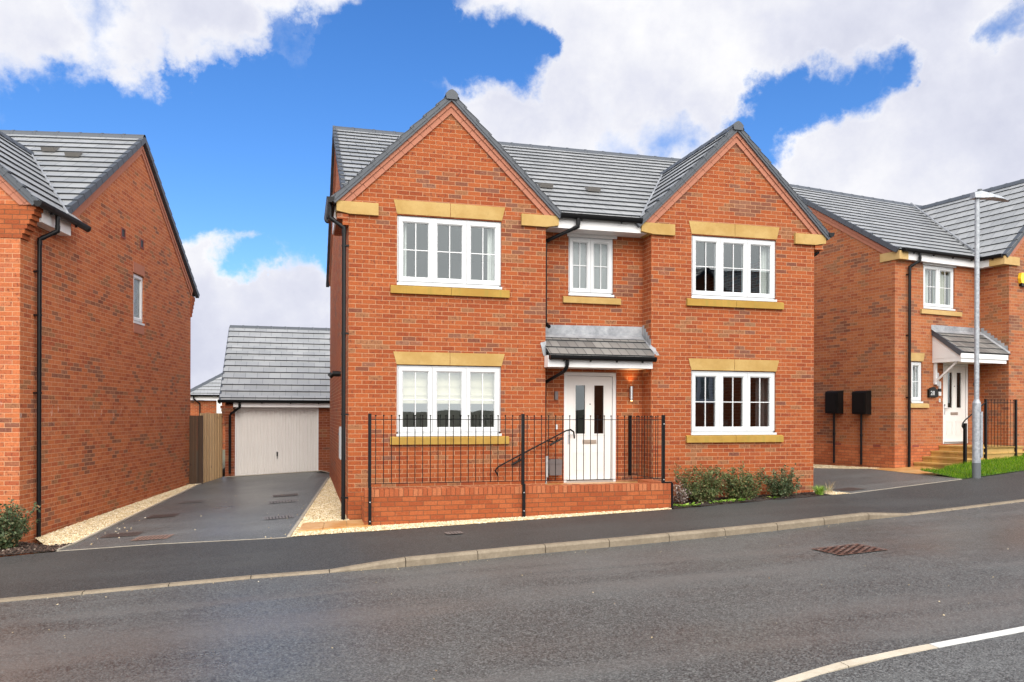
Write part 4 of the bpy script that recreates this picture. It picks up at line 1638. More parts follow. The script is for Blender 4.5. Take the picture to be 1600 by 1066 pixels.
# eaves over the recess
mb = MB()
mb.box(XG1 + 0.226, 5.264, -0.005, 0.018, 5.095, 5.30)
mb.build('fascia', M['fascia'], H0)
mb = MB()
mb.box(XG1 + 0.002, XG2 - 0.002, 0.020, YR - 0.002, 5.10, 5.115)
mb.box(3.97, 4.95, YR - 0.02, YR + 0.02, 5.045, 5.098)
build_split(mb, 'soffit', M['fascia'], H0)
gutter(H0, (3.70, -0.08, 5.335), (5.24, -0.08, 5.335), n_br=2)
downpipe(H0, [(4.02, -0.08, 5.29), (4.02, -0.08, 5.12), (3.52, 0.29, 4.90), (3.52, 0.29, 3.42), (3.56, 0.16, 3.34)], clips=(), name='downpipe')
# left corner downpipe on the side wall
downpipe(H0, [(-0.30, 0.05, 5.27), (-0.30, 0.05, 5.02), (-0.075, 0.02, 4.86), (-0.075, 0.02, -0.02)], clips=(4.56, 3.1, 1.75, 0.36), out=(1, 0, 0))
downpipe(H0, [(W0 + 0.30, 0.30, 5.27), (W0 + 0.30, 0.30, 5.02), (W0 + 0.07, 0.42, 4.86), (W0 + 0.07, 0.42, 0.25)], clips=(4.56, 3.1, 1.75), out=(-1, 0, 0))
# windows
for (a, b) in wins:
    lintel(H0, a - 0.06, b + 0.065, 2.60, 2.815)
    sill(H0, a - 0.11, b + 0.14, 1.24, 1.375)
    lintel(H0, a - 0.06, b + 0.065, 5.15, 5.385)
    sill(H0, a - 0.11, b + 0.14, 3.80, 3.94)
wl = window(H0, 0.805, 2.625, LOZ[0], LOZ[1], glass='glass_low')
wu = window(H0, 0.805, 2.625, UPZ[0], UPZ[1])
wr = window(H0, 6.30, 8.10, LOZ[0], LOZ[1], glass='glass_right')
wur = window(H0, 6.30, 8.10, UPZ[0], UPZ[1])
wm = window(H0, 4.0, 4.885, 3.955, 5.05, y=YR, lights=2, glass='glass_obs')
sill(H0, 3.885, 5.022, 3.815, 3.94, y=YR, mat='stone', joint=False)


def blind(parent, x0, x1, z0, z1, y, folds=2, mat='cream'):
    mb = MB()
    n = 16
    prof = []
    for i in range(n + 1):
        z = z1 - (z1 - z0) * i / n
        k = max(0, i - n + 6) / 6.0
        prof.append((y + 0.012 * math.sin(i * 1.3) - 0.05 * k * abs(math.sin(i * 1.6)), z))
    for i in range(n):
        mb.face([(x0, prof[i][0], prof[i][1]), (x1, prof[i][0], prof[i][1]), (x1, prof[i + 1][0], prof[i + 1][1]), (x0, prof[i + 1][0], prof[i + 1][1])])
    mb.box(x0, x1, y - 0.05, y - 0.035, z0 - 0.03, z0 + 0.02)
    return mb.build('roman_blind', M[mat], parent)


for a, b in ((0.85, 1.42), (1.44, 2.00), (2.02, 2.60)):
    blind(wl, a, b, 1.97, 2.60, 0.20)


def curtain(parent, x0, x1, z0, z1, y, waves=5, amp=0.03, slant=0.0, mat='curtain'):
    mb = MB()
    n = waves * 6
    for i in range(n):
        for j in range(8):
            def P(a, b):
                t, s = a / n, b / 8
                pin = 1 - slant * (1 - s)
                return (x0 + (x1 - x0) * (t if slant >= 0 else 1 - (1 - t)) * pin + (0 if slant >= 0 else (x1 - x0) * (1 - pin)), y + amp * math.sin(t * waves * 6.283), z0 + (z1 - z0) * s)
            mb.face([P(i, j), P(i + 1, j), P(i + 1, j + 1), P(i, j + 1)])
    return mb.build('curtain', M[mat], parent, smooth=True)


curtain(wu, 0.83, 0.99, 3.98, 5.1, 0.20, 2, slant=-0.2)
curtain(wu, 2.42, 2.60, 3.98, 5.1, 0.20, 2, slant=0.25)
curtain(wur, 7.88, 8.08, 3.98, 5.1, 0.20, 3)
curtain(wr, 7.80, 8.08, 1.42, 2.56, 0.22, 3, mat='browngrey')
mb = MB()
mb.box(7.0, 7.18, 0.20, 0.34, 1.47, 1.66)
mb.box(7.05, 7.13, 0.19, 0.20, 1.50, 1.53, mi=1)
mb.build('window_ornament', [M['boxblack'], M['upvc']], wr)
mb = MB()
mb.tube([(4.10, 0.56, 4.02), (4.10, 0.56, 4.30)], 0.05, 12)
mb.tube([(4.10, 0.56, 4.30), (4.10, 0.56, 4.36)], 0.05, 12, r2=0.02)
mb.build('window_bottle', M['curtain'], wm, smooth=True)


def front_door(H_, x0, x1, z0, z1, y, hx, dark=True):
    """white panelled door with two tall panes"""
    f = MB()
    e = 0.062
    f.box(x0, x0 + e, y + 0.02, y + 0.10, z0, z1)
    f.box(x1 - e, x1, y + 0.02, y + 0.10, z0, z1)
    f.box(x0 + e, x1 - e, y + 0.02, y + 0.10, z1 - e, z1)
    f.box(x0 + e, x1 - e, y - 0.01, y + 0.10, z0, z0 + 0.035, mi=1)
    fo = f.build('door_frame', [M['fascia'], M['steel']], H_)
    a, b, c, d = x0 + e + 0.006, x1 - e - 0.006, z0 + 0.05, z1 - e - 0.006
    W = b - a
    lf = MB()
    gl = [(a + W * .19, a + W * .40), (a + W * .60, a + W * .81)]
    zt, zbm = d - 0.17, d - 1.07
    yy = y + 0.05
    holes = [(g0, g1, zbm, zt) for g0, g1 in gl]
    wall(lf, lambda u, z, dd: (u, yy + dd * 0.4, z), [(a, c), (b, c), (b, d), (a, d)], holes, reveal=0.06)
    for s in (0, 1):       # the door edges
        xx = (a, b)[s]
        lf.face([(xx, yy, c), (xx, yy + .04, c), (xx, yy + .04, d), (xx, yy, d)])
    def ring(q0, q1, q2, q3, w, h):
        for (u0, u1, v0, v1) in ((q0, q1, q2, q2 + w), (q0, q1, q3 - w, q3), (q0, q0 + w, q2 + w, q3 - w), (q1 - w, q1, q2 + w, q3 - w)):
            lf.box(u0, u1, yy - h, yy + 0.001, v0, v1)
    for g0, g1 in gl:
        ring(g0 - 0.028, g1 + 0.028, zbm - 0.028, zt + 0.028, 0.028, 0.010)
        ring(g0 - 0.028, g1 + 0.028, c + 0.17, zbm - 0.34, 0.018, 0.007)
        ring(g0 - 0.000, g1 + 0.000, c + 0.20, zbm - 0.37, 0.010, 0.004)
    lf.box(a + 0.02, b - 0.02, yy - 0.012, yy, c, c + 0.05)
    do = lf.build('door', M['door'], H_)
    for g0, g1 in gl:
        p = MB()
        p.face([(g0, yy + 0.012, zbm), (g1, yy + 0.012, zbm), (g1, yy + 0.012, zt), (g0, yy + 0.012, zt)])
        p.build('door_pane', M['glass_door'], do)
    p = MB()
    cx = (a + b) / 2
    p.box(cx - 0.135, cx + 0.135, yy - 0.012, yy, zbm - 0.185, zbm - 0.115)
    p.box(cx - 0.115, cx + 0.115, yy - 0.018, yy - 0.012, zbm - 0.172, zbm - 0.128)
    p.build('letterbox', M['letter'], do)
    p = MB()
    p.box(hx - 0.016, hx + 0.016, yy - 0.010, yy, zbm - 0.18, zbm + 0.06)
    p.tube([(hx, yy - 0.01, zbm - 0.02), (hx, yy - 0.055, zbm - 0.02), (hx + (0.11 if hx < cx else -0.11), yy - 0.055, zbm - 0.025)], 0.010, 8)
    p.box(hx - 0.018, hx + 0.018, yy - 0.014, yy, zbm + 0.05, zbm + 0.08, mi=1)
    p.build('door_handle', [M['steel'], M['black']], do)
    p = MB()
    p.tube([(cx + 0.01, yy - 0.006, zbm + 0.55), (cx + 0.01, yy, zbm + 0.55)], 0.012, 10)
    p.build('peephole', M['black'], do)
    return do


M['glass_door'] = glass_mat('door_glass', (0.30, 0.28, 0.26), 0.02)
M['letter'] = plain('tarnished_metal', (0.36, 0.29, 0.24), 0.45, 0.5)
front_door(H0, 3.92, 4.955, 0.50, 2.54, YR, 4.03)
mb = MB()
mb.box(3.9, 4.97, YR + 0.001, YR + 0.16, 0.40, 0.498)
mb.build('threshold', M['stone_pale'], H0)

# canopy over the door: tiled lean-to with lead flashing
CZ0, CZ1, CY0, CY1 = 2.80, 3.235, -0.27, YR
cx0, cx1 = 3.435, 5.50
cn = empty('door_canopy')
cn.parent = H0
cs_ = (CZ1 - CZ0) / (CY1 - CY0)
mb = MB()
roof_plane(mb, (0, CY1, CZ1), (1, 0, 0), (0, -1, -cs_), [[(cx0, 0), (cx1, 0), (cx1 - 0.07, 0.78), (cx0, 0.78)]], gauge=0.255, th=0.022, under=0.03)
mb.build('canopy_roof', [M['tile_canopy'], M['tile_edge']], cn)
mb = MB()
mb.box(3.42, 5.415, -0.215, -0.195, 2.595, 2.775)
mb.box(3.42, 3.44, -0.194, -0.004, 2.595, 2.80)
mb.box(5.395, 5.415, -0.194, -0.004, 2.595, 2.80)
mb.box(3.443, 5.393, -0.193, YR - 0.003, 2.60, 2.615)
mb.build('canopy_fascia', M['fascia'], cn)
mb = MB()
mb.face([(3.60, YR - 0.006, 3.40), (5.47, YR - 0.006, 3.42), (5.47, YR - 0.008, 3.24), (3.46, YR - 0.008, 3.24)])
mb.face([(3.46, YR - 0.008, 3.255), (5.47, YR - 0.008, 3.255), (5.46, YR - 0.16, 3.16), (3.46, YR - 0.16, 3.16)])
# stepped flashing on the return wall at the right and small soaker at the left
for k in range(5):
    y0_ = YR - 0.01 - k * 0.075
    y1_ = y0_ - 0.085
    zt_ = 3.44 - k * 0.070
    mb.face([(XG2 - 0.006, y0_, zt_ - 0.24), (XG2 - 0.006, y0_, zt_), (XG2 - 0.006, y1_, zt_), (XG2 - 0.006, y1_, zt_ - 0.29)])
mb.face([(5.46, -0.01, 3.06), (5.50, -0.014, 3.02), (5.58, -0.014, 2.98), (5.53, -0.014, 2.82), (5.46, -0.012, 2.80)])
mb.face([(5.44, YR - 0.1, 3.19), (5.53, -0.02, 3.00), (5.53, -0.26, 2.84), (5.46, -0.27, 2.835), (5.44, -0.01, 3.00)])
mb.face([(3.45, -0.014, 3.06), (3.34, -0.014, 3.03), (3.40, -0.014, 2.80), (3.45, -0.014, 2.80)])
mb.build('lead_flashing', M['lead'], cn)
gutter(cn, (3.44, -0.29, 2.79), (5.43, -0.29, 2.79), n_br=4, r=0.052)
downpipe(cn, [(3.76, -0.27, 2.75), (3.76, -0.25, 2.60), (3.73, -0.18, 2.52), (3.51, 0.27, 2.33), (3.51, 0.27, 0.52)], name='downpipe', r=0.030)

# things fixed around the front door
def wall_lamp(loc, label, h=0.26, lit=True, rz=0.0, mat='steel'):
    L = tag(empty('wall_lamp', loc, rz), label, 'lamp')
    mb = MB()
    mb.box(-0.022, 0.022, -0.02, 0.0, -0.10, 0.08)
    mb.build('lamp_bracket', M[mat], L)
    mb = MB()
    mb.tube([(0, -0.06, -h / 2), (0, -0.06, h / 2)], 0.030, 16, cap=False)
    mb.tube([(0, -0.06, -0.012), (0, -0.06, 0.012)], 0.028, 16)
    mb.tube([(0, -0.06, -h / 2 - .03), (0, -0.06, -h / 2)], 0.022, 14)
    mb.build('lamp_body', M[mat], L, smooth=True)
    if lit:
        em, t = newmat('lamp_glow')
        e_ = t.n('ShaderNodeEmission')
        e_.inputs[0].default_value = (1.0, 0.62, 0.25, 1)
        e_.inputs[1].default_value = 14.0
        t.out(e_.outputs[0])
        mb = MB()
        mb.tube([(0, -0.06, h / 2 - 0.03), (0, -0.06, h / 2 - 0.02)], 0.024, 12)
        mb.build('bulb', em, L)
        mb = MB()
        mb.tube([(0, -0.06, -h / 2 - 0.034), (0, -0.06, -h / 2 - 0.031)], 0.020, 12)
        mb.build('bulb', em, L)
        for sg, e in ((1, 2.2), (-1, 1.3)):
            ld = bpy.data.lights.new('lamp_light', 'SPOT')
            ld.energy = e * 2.2
            ld.color = (1.0, 0.62, 0.28)
            ld.spot_size = rad(115)
            ld.spot_blend = 0.7
            ld.shadow_soft_size = 0.02
            lo = bpy.data.objects.new('lamp_light', ld)
            COL.objects.link(lo)
            lo.parent = L
            lo.location = (0, -0.07, sg * (h / 2 + 0.03))
            lo.rotation_euler = (rad(-8) if sg < 0 else rad(188), 0, 0)
    return L


wall_lamp((5.235, YR, 2.17), 'lit steel tube wall lamp on brick right of the middle white door', h=0.24)
mb = MB()
mb.box(-0.03, 0.03, -0.05, 0, -0.06, 0.09)
mb.box(-0.02, 0.02, -0.056, -0.05, -0.045, 0.0)
tag(mb.build('wall_sensor', M['browngrey'], loc=(3.76, YR, 2.09)), 'small dark box sensor on bricks left of the middle white door', 'sensor')
dbm = MB()
dbm.box(-0.02, 0.02, -0.02, 0, -0.045, 0.045)
dbm.tube([(0, -0.026, 0.01), (0, -0.02, 0.01)], 0.012, 10)
doorbell0 = tag(dbm.build('doorbell', M['upvc'], loc=(3.77, YR, 1.53)), 'tiny white doorbell on bricks left of the middle white door', 'doorbell')
mb = MB()
mb.prism([(-0.115, -0.01), (-0.125, 0.26), (-0.10, 0.285), (0.105, 0.285), (0.125, 0.26), (0.115, -0.01)], -0.13, 0)
mb.box(-0.13, 0.13, -0.14, 0.0, 0.20, 0.216)
tag(mb.build('meter_cover', M['browngrey'], loc=(3.72, YR, 0.66)), 'dark brown grey box low on the bricks beside the middle front door', 'box')
mb = MB()
mb.box(-0.05, 0.05, -0.07, 0, 0.14, 0.26)
mb.box(-0.035, 0.045, -0.06, 0, -0.12, 0.14)
mb.tube([(0.0, -0.03, -0.12), (0.0, -0.03, -0.25)], 0.022, 8)
tag(mb.build('cable_box', M['concrete_box'], loc=(3.54, YR - 0.06, 0.74)), 'pale grey cable box behind the black pipe by the middle front door', 'box')

# things on the left side wall of the middle house
mb = MB()
mb.box(-0.09, 0.0, -0.2, 0.2, 0.0, 0.58)
mb.box(-0.10, -0.09, -0.18, 0.18, 0.02, 0.56)
tag(mb.build('meter_box', M['concrete_box'], loc=(0, 0.95, 0.95)), 'grey meter box behind the pipe on the left wall of the middle house', 'meter box')
mb = MB()
mb.tube([(0.0, 0, 0), (-0.16, 0, 0)], 0.055, 14)
mb.tube([(-0.16, 0, 0), (-0.22, 0, -0.06)], 0.055, 14)
tag(mb.build('boiler_flue', M['boxblack'], loc=(0, 2.6, 2.55), smooth=True), 'black flue outlet sticking out of the left wall of the middle house', 'flue')
mb = MB()
mb.tube([(0, 0, 0), (-0.07, 0, 0.0), (-0.09, 0, -0.05)], 0.014, 8)
mb.tube([(-0.05, 0.0, 0.04), (-0.05, 0, 0)], 0.01, 8)
mb.tube([(-0.05, -0.03, 0.04), (-0.05, 0.03, 0.04)], 0.008, 8)
tag(mb.build('garden_tap', M['black'], loc=(0, 1.5, 1.42), smooth=True), 'small dark tap above the meter box of the middle house', 'tap')

# ============ low brick wall, landing, steps, railings
YW = -0.93
WZ = 0.575
GW = tag(empty('garden_wall', (0.25, YW, -0.05)), 'low orange brick wall with soldier coping under the black railings', 'wall')
o_ = Vector((0.25, YW, -0.05))
mb = MB()
x0, x1 = 0.205, 5.43
zc = WZ - 0.115
for (a, b, c, d) in ((x0, x1, YW, YW + 0.215),):
    mb.box(a, b, c, d, -0.6, zc)
mb.box(x1 - 0.215, x1, YW + 0.2151, -0.005, -0.6, zc)
mb.box(x0, x0 + 0.215, YW + 0.2151, -0.30, -0.6, zc - 0.1)
for i, v in enumerate(mb.V):
    mb.V[i] = v - o_
b1 = mb.build('wall_body', M['plinth'], GW)
# soldier course: individual bricks on edge in one coping mesh
mb = MB()
n = int((x1 - x0) / 0.0752)
st = (x1 - x0) / n
rg2 = random.Random(9)
for i in range(n):
    a = x0 + st * i
    j = rg2.uniform(-.002, .002)
    mb.box(a + 0.0045, a + st - 0.0045, YW - 0.004 + j, YW + 0.219 + j, zc - 0.002, WZ + j)
m_ = int((-0.01 - (YW + 0.22)) / 0.0752)
for i in range(m_):
    a = YW + 0.225 + 0.0752 * i
    mb.box(x1 - 0.219, x1 + 0.004, a + .0045, a + .0707, zc - 0.002, WZ)
mb.box(x0 + 0.006, x1 - 0.006, YW + 0.006, YW + 0.209, zc - 0.001, WZ - 0.010, mi=1)
mb.box(x1 - 0.209, x1 - 0.006, YW + 0.21, -0.008, zc - 0.001, WZ - 0.010, mi=1)
for i, v in enumerate(mb.V):
    mb.V[i] = v - o_
M['coping'] = vari('coping_brick', [(0.0, (0.27, 0.065, 0.022)), (0.5, (0.34, 0.09, 0.032)), (1.0, (0.40, 0.14, 0.06))], 0.85, sc=20)
M['mortar_dk'] = plain('dark_mortar', (0.14, 0.06, 0.03), 0.95)
mb.build('coping', [M['coping'], M['mortar_dk']], GW)

ST = tag(empty('entrance_steps', (2.9, -0.4, 0.0)), 'orange stone steps and landing behind the low brick wall', 'steps')
mb = MB()
for k in range(3):
    a = 1.95 + 0.32 * k
    mb.box(a, 2.915, YW + 0.2165, -0.004, -0.3, 0.13 + 0.14 * k)
for i, v in enumerate(mb.V): mb.V[i] = v - Vector((2.9, -.4, 0))
build_split(mb, 'step', M['slab'], ST)
mb = MB()
mb.box(2.917, x1 - 0.217, YW + 0.2165, -0.004, -0.3, 0.50)
mb.box(XG1 + 0.002, XG2 - 0.002, -0.003, YR - 0.002, -0.3, 0.50)
for i, v in enumerate(mb.V): mb.V[i] = v - Vector((2.9, -.4, 0))
mb.build('landing', M['slab'], ST)


def railing(name, label, base, rz, length, ztop, zbot, posts, z_rails, nb, knob=True, bent=None, group=None):
    """steel railing along +x of its own frame"""
    R_ = tag(empty(name, base, rz), label, 'railing', group)
    for (x, za, zb) in posts:
        mb = MB()
        mb.box(x - 0.024, x + 0.024, -0.024, 0.024, za, zb)
        mb.build('post', M['iron'], R_)
    for z in z_rails:
        mb = MB()
        mb.box(0, length, -0.006, 0.006, z - 0.005, z + 0.005)
        mb.build('rail', M['iron'], R_)
    for i in range(nb):
        x = length * (i + 0.75) / (nb + 0.5)
        if any(abs(x - p[0]) < 0.045 for p in posts):
            continue
        mb = MB()
        mb.tube([(x, 0, zbot), (x, 0, ztop - 0.02)], 0.0062, 6)
        mb.tube([(x, 0, ztop - 0.022), (x, 0, ztop)], 0.0125, 8)
        mb.build('baluster', M['iron'], R_)
    return R_


YP = YW - 0.030
R1 = railing('railing', 'long black railing with ball tipped bars on the low brick wall', (0.28, YP + 0.045, 0), 0, 5.00, 1.745, 0.655,
             [(0.0, 0.62, 1.765), (2.49, 0.62, 1.765), (5.01, 0.60, 1.755)], (0.662, 1.672), 40)
# cranked feet bolted to the face of the wall
for x, z0 in ((0.0, -0.035), (2.49, 0.06)):
    mb = MB()
    mb.box(x - 0.024, x + 0.024, -0.078, -0.046, z0, 0.60)
    mb.box(x - 0.024, x + 0.024, -0.078, 0.024, 0.600, 0.62)
    ft = mb.build('post_foot', M['iron'], R1)
    mb = MB()
    for z in (0.12, 0.42):
        mb.tube([(x, -0.085, z0 + z), (x, -0.078, z0 + z)], 0.010, 8)
    build_split(mb, 'bolt', M['zinc'], ft)
mb = MB()
mb.box(4.986, 5.17, -0.024, 0.024, 0.58, 0.60)
mb.box(5.158, 5.19, -0.024, 0.024, 0.10, 0.58)
ft = mb.build('post_foot', M['iron'], R1)
mb = MB()
for z in (0.64, 1.60):
    mb.tube([(5.01, -0.032, z), (5.01, -0.024, z)], 0.011, 8)
build_split(mb, 'bolt', M['zinc'], ft)
R2 = railing('railing', 'short black return railing running back to the house wall beside the lamp', (5.215, YP + 0.10, 0), math.pi / 2, 1.22, 1.735, 0.64,
             [(1.20, 0.62, 1.745)], (0.65, 1.665), 10)

HR = tag(empty('handrail', (3.2, 0, 1.0)), 'slim black handrail sloping up beside the middle front door', 'handrail')
mb = MB()
yh = -0.10
pts = [(2.55, yh, .70), (2.50, yh, .78), (2.55, yh, .84), (2.66, yh, .90), (3.04, yh, 1.09), (3.80, yh, 1.47), (3.88, yh, 1.49), (3.94, yh, 1.45), (3.955, yh, 1.33)]
mb.tube([Vector(p) - Vector((3.2, 0, 1.0)) for p in pts], 0.014, 8)
mb.build('rail', M['iron'], HR, smooth=True)
for (xa, za, ye) in ((2.92, 0.93, 0.0), (3.62, 1.27, YR)):
    mb = MB()
    o3 = Vector((3.2, 0, 1.0))
    dv_ = Vector((0.894, 0, 0.447))
    mb.tube([Vector((xa, -0.05, za)) - dv_ * .12 - o3, Vector((xa, -0.05, za)) + dv_ * .14 - o3], 0.020, 8)
    mb.tube([Vector((xa, -0.05, za)) - o3, Vector((xa, ye, za)) - o3], 0.012, 8)
    mb.tube([Vector((xa, -0.05, za)) - o3, Vector((xa + 0.03, yh, za + 0.09)) - o3], 0.009, 8)
    mb.build('rail_bracket', M['iron'], HR, smooth=True)

# ============ the left house (own frame: x runs out to the right along its front)
DZL = -0.27
rzL = rad(-9.7)
HL = tag(empty('detached_house', (-4.975, 0.382, DZL), rzL), 'brick house cut off by the left edge, its long side wall facing the driveway', 'house')


class Shift:
    """build everything in x from -W..0"""


W1 = 8.945
GL = [(-W1, -W1 + 3.44, -W1 + 1.72), (-3.465, 0.0, -1.735)]
ryL, rzLz, sfL, srL, DL_ = 4.95, 8.03, 0.70, 0.735, 8.44
mb = MB()
for (x0, x1, xc) in GL:
    wall(mb, lambda u, z, d: (u, d, z), [(x0, -0.8), (x1, -0.8), (x1, 7.17 - SL * (x1 - xc)), (xc, 7.17), (x0, 7.17 - SL * (xc - x0))],
         [(xc - 0.91, xc + 0.91, LOZ[0], LOZ[1]), (xc - 0.91, xc + 0.91, UPZ[0], UPZ[1])])
wall(mb, lambda u, z, d: (u, 1.3, z), [(-5.51, -.8), (-3.46, -.8), (-3.46, 5.3), (-5.51, 5.3)])
wall(mb, fX(-3.465), [(0, -.8), (1.3, -.8), (1.3, 5.4), (0, 5.4)])
wall(mb, fX(-5.505), [(0, -.8), (1.3, -.8), (1.3, 5.4), (0, 5.4)])
top = [(0, -0.8), (DL_, -0.8), (DL_, rzLz - 0.05 - srL * (DL_ - ryL)), (ryL, rzLz - 0.05), (0.95, 5.2), (0, 5.2)]
sw = (4.56, 5.15, 3.95, 5.02)
wall(mb, lambda u, z, d: (0.0 - d, u, z), top, [sw])
wall(mb, lambda u, z, d: (-W1, u, z), top)
wall(mb, lambda u, z, d: (u, DL_, z), [(-W1, -0.8), (0, -0.8), (0, 5.2), (-W1, 5.2)])
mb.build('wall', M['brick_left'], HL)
mb = MB()
mb.box(-W1 + .02, -0.02, 0.5, DL_ - .02, 2.75, 2.95)
mb.box(-W1 + .02, -0.02, 0.5, DL_ - .02, 5.12, 5.17)
mb.box(-2.2, -2.1, 1.5, DL_ - .02, 0, 5.12)
mb.build('interior', M['room'], HL)
cf, cr = math.cos(math.atan(sfL)), math.cos(math.atan(srL))
mb = MB()
yl = 0.95
roof_plane(mb, (0, ryL, rzLz), (1, 0, 0), (0, -1, -sfL), [[(-W1 - .09, 0), (0.09, 0), (0.09, (ryL - yl) / cf), (-W1 - .09, (ryL - yl) / cf)]])
dr = (DL_ + 0.40 - ryL) / cr
roof_plane(mb, (0, ryL, rzLz), (1, 0, 0), (0, 1, -srL), [[(-W1 - .09, 0), (0.09, 0), (0.09, dr), (-W1 - .09, dr)]])
rfL = mb.build('roof', [M['tile'], M['tile_edge']], HL)
ridge(rfL, (0.09, ryL, rzLz), (-W1 - .09, ryL, rzLz), cap_a=False)
verge(rfL, (0.10, ryL - .01, rzLz - .01), (0.10, yl + 0.3, rzLz - sfL * (ryL - yl - .3)), (1, 0, 0), depth=0.08)
verge(rfL, (0.10, ryL + .01, rzLz - .01), (0.10, DL_ + .40, rzLz - srL * (DL_ + .40 - ryL)), (1, 0, 0), depth=0.08)
side_band(HL, 0.0, 1, ryL, rzLz - 0.36, sfL, srL, 1.1, DL_ + 0.05)
zmL = lambda z: ryL - (rzLz - z) / sfL
for (x0, x1, xc) in GL:
    r_ = front_gable(HL, xc, 2.0, 7.25, SL, 0.0, zmL(7.25), out_r=1.62 if xc > -4 else None, zmain=lambda z: zmL(z))
    gable_band(HL, xc, 6.93, SL, 2.0, 0.0, 5.25)
    if xc > -4:
        L_ = 1.95
        valley_line(r_, (xc + L_, zmL(7.25 - SL * L_) - 0.02, 7.25 - SL * L_ + 0.035), (xc + 0.05, zmL(7.2) - 0.02, 7.25 - SL * .05 + .03))
tile_vent(rfL, (-0.86, 3.72, rzLz - sfL * (ryL - 3.72) + .02), (0, -1, -sfL))
tile_vent(rfL, (-1.42, 3.95, rzLz - sfL * (ryL - 3.95) + .02), (0, -1, -sfL))
# corbelled brick kneeler at the front corner and at the rear
mb = MB()
for k in range(6):
    p = 0.035 * (k + 1)
    mb.box(-0.42, p, -0.012, 0.22, 4.74 + 0.075 * k, 4.815 + 0.075 * k)
mb.box(-0.42, 0.235, -0.012, 0.22, 5.19, 5.26)
for k in range(5):
    mb.box(-0.2, 0.02, DL_ - 0.02, DL_ + 0.06 * (k + 1), 4.55 + 0.11 * k, 4.66 + 0.11 * k)
build_split(mb, 'brick_corbel', M['plinth'], HL)
mb = MB()
mb.box(0.0, 0.21, 0.225, 1.22, 5.05, 5.26, skip='')
mb.build('soffit_box', M['fascia'], HL)
gutter(HL, (0.31, 1.62, 5.30), (0.31, -0.10, 5.30), n_br=2)
downpipe(HL, [(0.30, 0.55, 5.24), (0.30, 0.55, 4.98), (0.075, 0.44, 4.82), (0.075, 0.44, -0.02)], clips=(4.3, 2.35, 3.6), out=(-1, 0, 0))
for (x0, x1, xc) in GL:
    for z0_, z1_ in (LOZ, UPZ):
        window(HL, xc - 0.91, xc + 0.91, z0_, z1_)
        lintel(HL, xc - 0.97, xc + 0.97, z1_ + 0.015, z1_ + 0.24)
        sill(HL, xc - 1.02, xc + 1.02, z0_ - 0.14, z0_ - 0.005)
# side window with salmon soldier lintel
wf = window(HL, 0, 0.59, 0, 1.07, lights=1, bars=False, loc=(0.0, 4.56, 3.95), rotz=math.pi / 2, glass='glass_pale')if False else None
M['glass_pale'] = glass_mat('pale_obscured_glass', (0.6, 0.6, 0.6), 0.05, True)
window(HL, 0, 0.59, 0, 1.07, lights=1, bars=False, loc=(0.0, 4.56, 3.95), rotz=math.pi / 2, glass='glass_pale')
mb = MB()
for k in range(8):
    mb.box(0.0, 0.012, 4.54 + 0.079 * k, 4.54 + 0.079 * k + 0.074, 5.03, 5.25)
mb.build('brick_lintel', M['salmon'], HL)
mb = MB()
mb.box(0.0, 0.010, 4.56, 5.15, 3.75, 3.945)
mb.build('brick_sill', M['salmon'], HL)
mb = MB()
for y in (3.88, 4.90):
    for (a, b, c, d) in ((y, y + .22, 5.62, 5.65), (y, y + .22, 5.80, 5.83), (y, y + .03, 5.65, 5.80), (y + .19, y + .22, 5.65, 5.80)):
        mb.box(0.0, 0.014, a, b, c, d)
    mb.box(0.0, 0.004, y + .03, y + .19, 5.65, 5.80, mi=1)
mb.build('air_vent', [M['vent'], M['boxblack']], HL)

# ============ the right house (own frame: x along its front, going back to the right)
DZR = 0.48
rzR = rad(9.8)
HRt = tag(empty('detached_house', (13.26, 2.81, DZR), rzR), 'brown brick house on the right with canopy porch, steps and a projecting wing', 'house')
XI, YWG = 3.17, -0.75
ryR, rzRz, sfR = 4.0, 7.99, 0.646
WX1, WXC = 7.83, 5.5
mb = MB()
hf = [(1.0, 2.16, 3.95, 5.06), (0.575, 0.975, 1.58, 2.62), (1.74, 2.71, 0.55, 2.62)]
wall(mb, lambda u, z, d: (u, d, z), [(0, -.8), (XI, -.8), (XI, 5.3), (0, 5.3)], hf)
wall(mb, fX(XI), [(YWG, -.8), (0, -.8), (0, 5.4), (YWG, 5.4)])
wall(mb, lambda u, z, d: (u, YWG + d, z), [(XI, -.8), (WX1, -.8), (WX1, 5.3), (WXC, 7.62), (XI, 5.3)])
topR = [(0, -.8), (8.0, -.8), (8.0, 5.3), (ryR, rzRz - .05), (0, 5.3)]
wall(mb, side_fn(0, -1), topR)
wall(mb, side_fn(9.5, 1), topR)
wall(mb, lambda u, z, d: (u, 8.0, z), [(0, -.8), (9.5, -.8), (9.5, 5.3), (0, 5.3)])
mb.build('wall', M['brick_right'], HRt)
mb = MB()
mb.box(.02, 9.4, 0.2, 7.9, 0.35, 0.55)
mb.box(.02, 9.4, 0.2, 7.9, 2.75, 2.95)
mb.box(.02, 9.4, 0.2, 7.9, 5.12, 5.17)
mb.box(.2, 9.3, 2.6, 2.7, 0.55, 5.12)
mb.build('interior', M['room'], HRt)
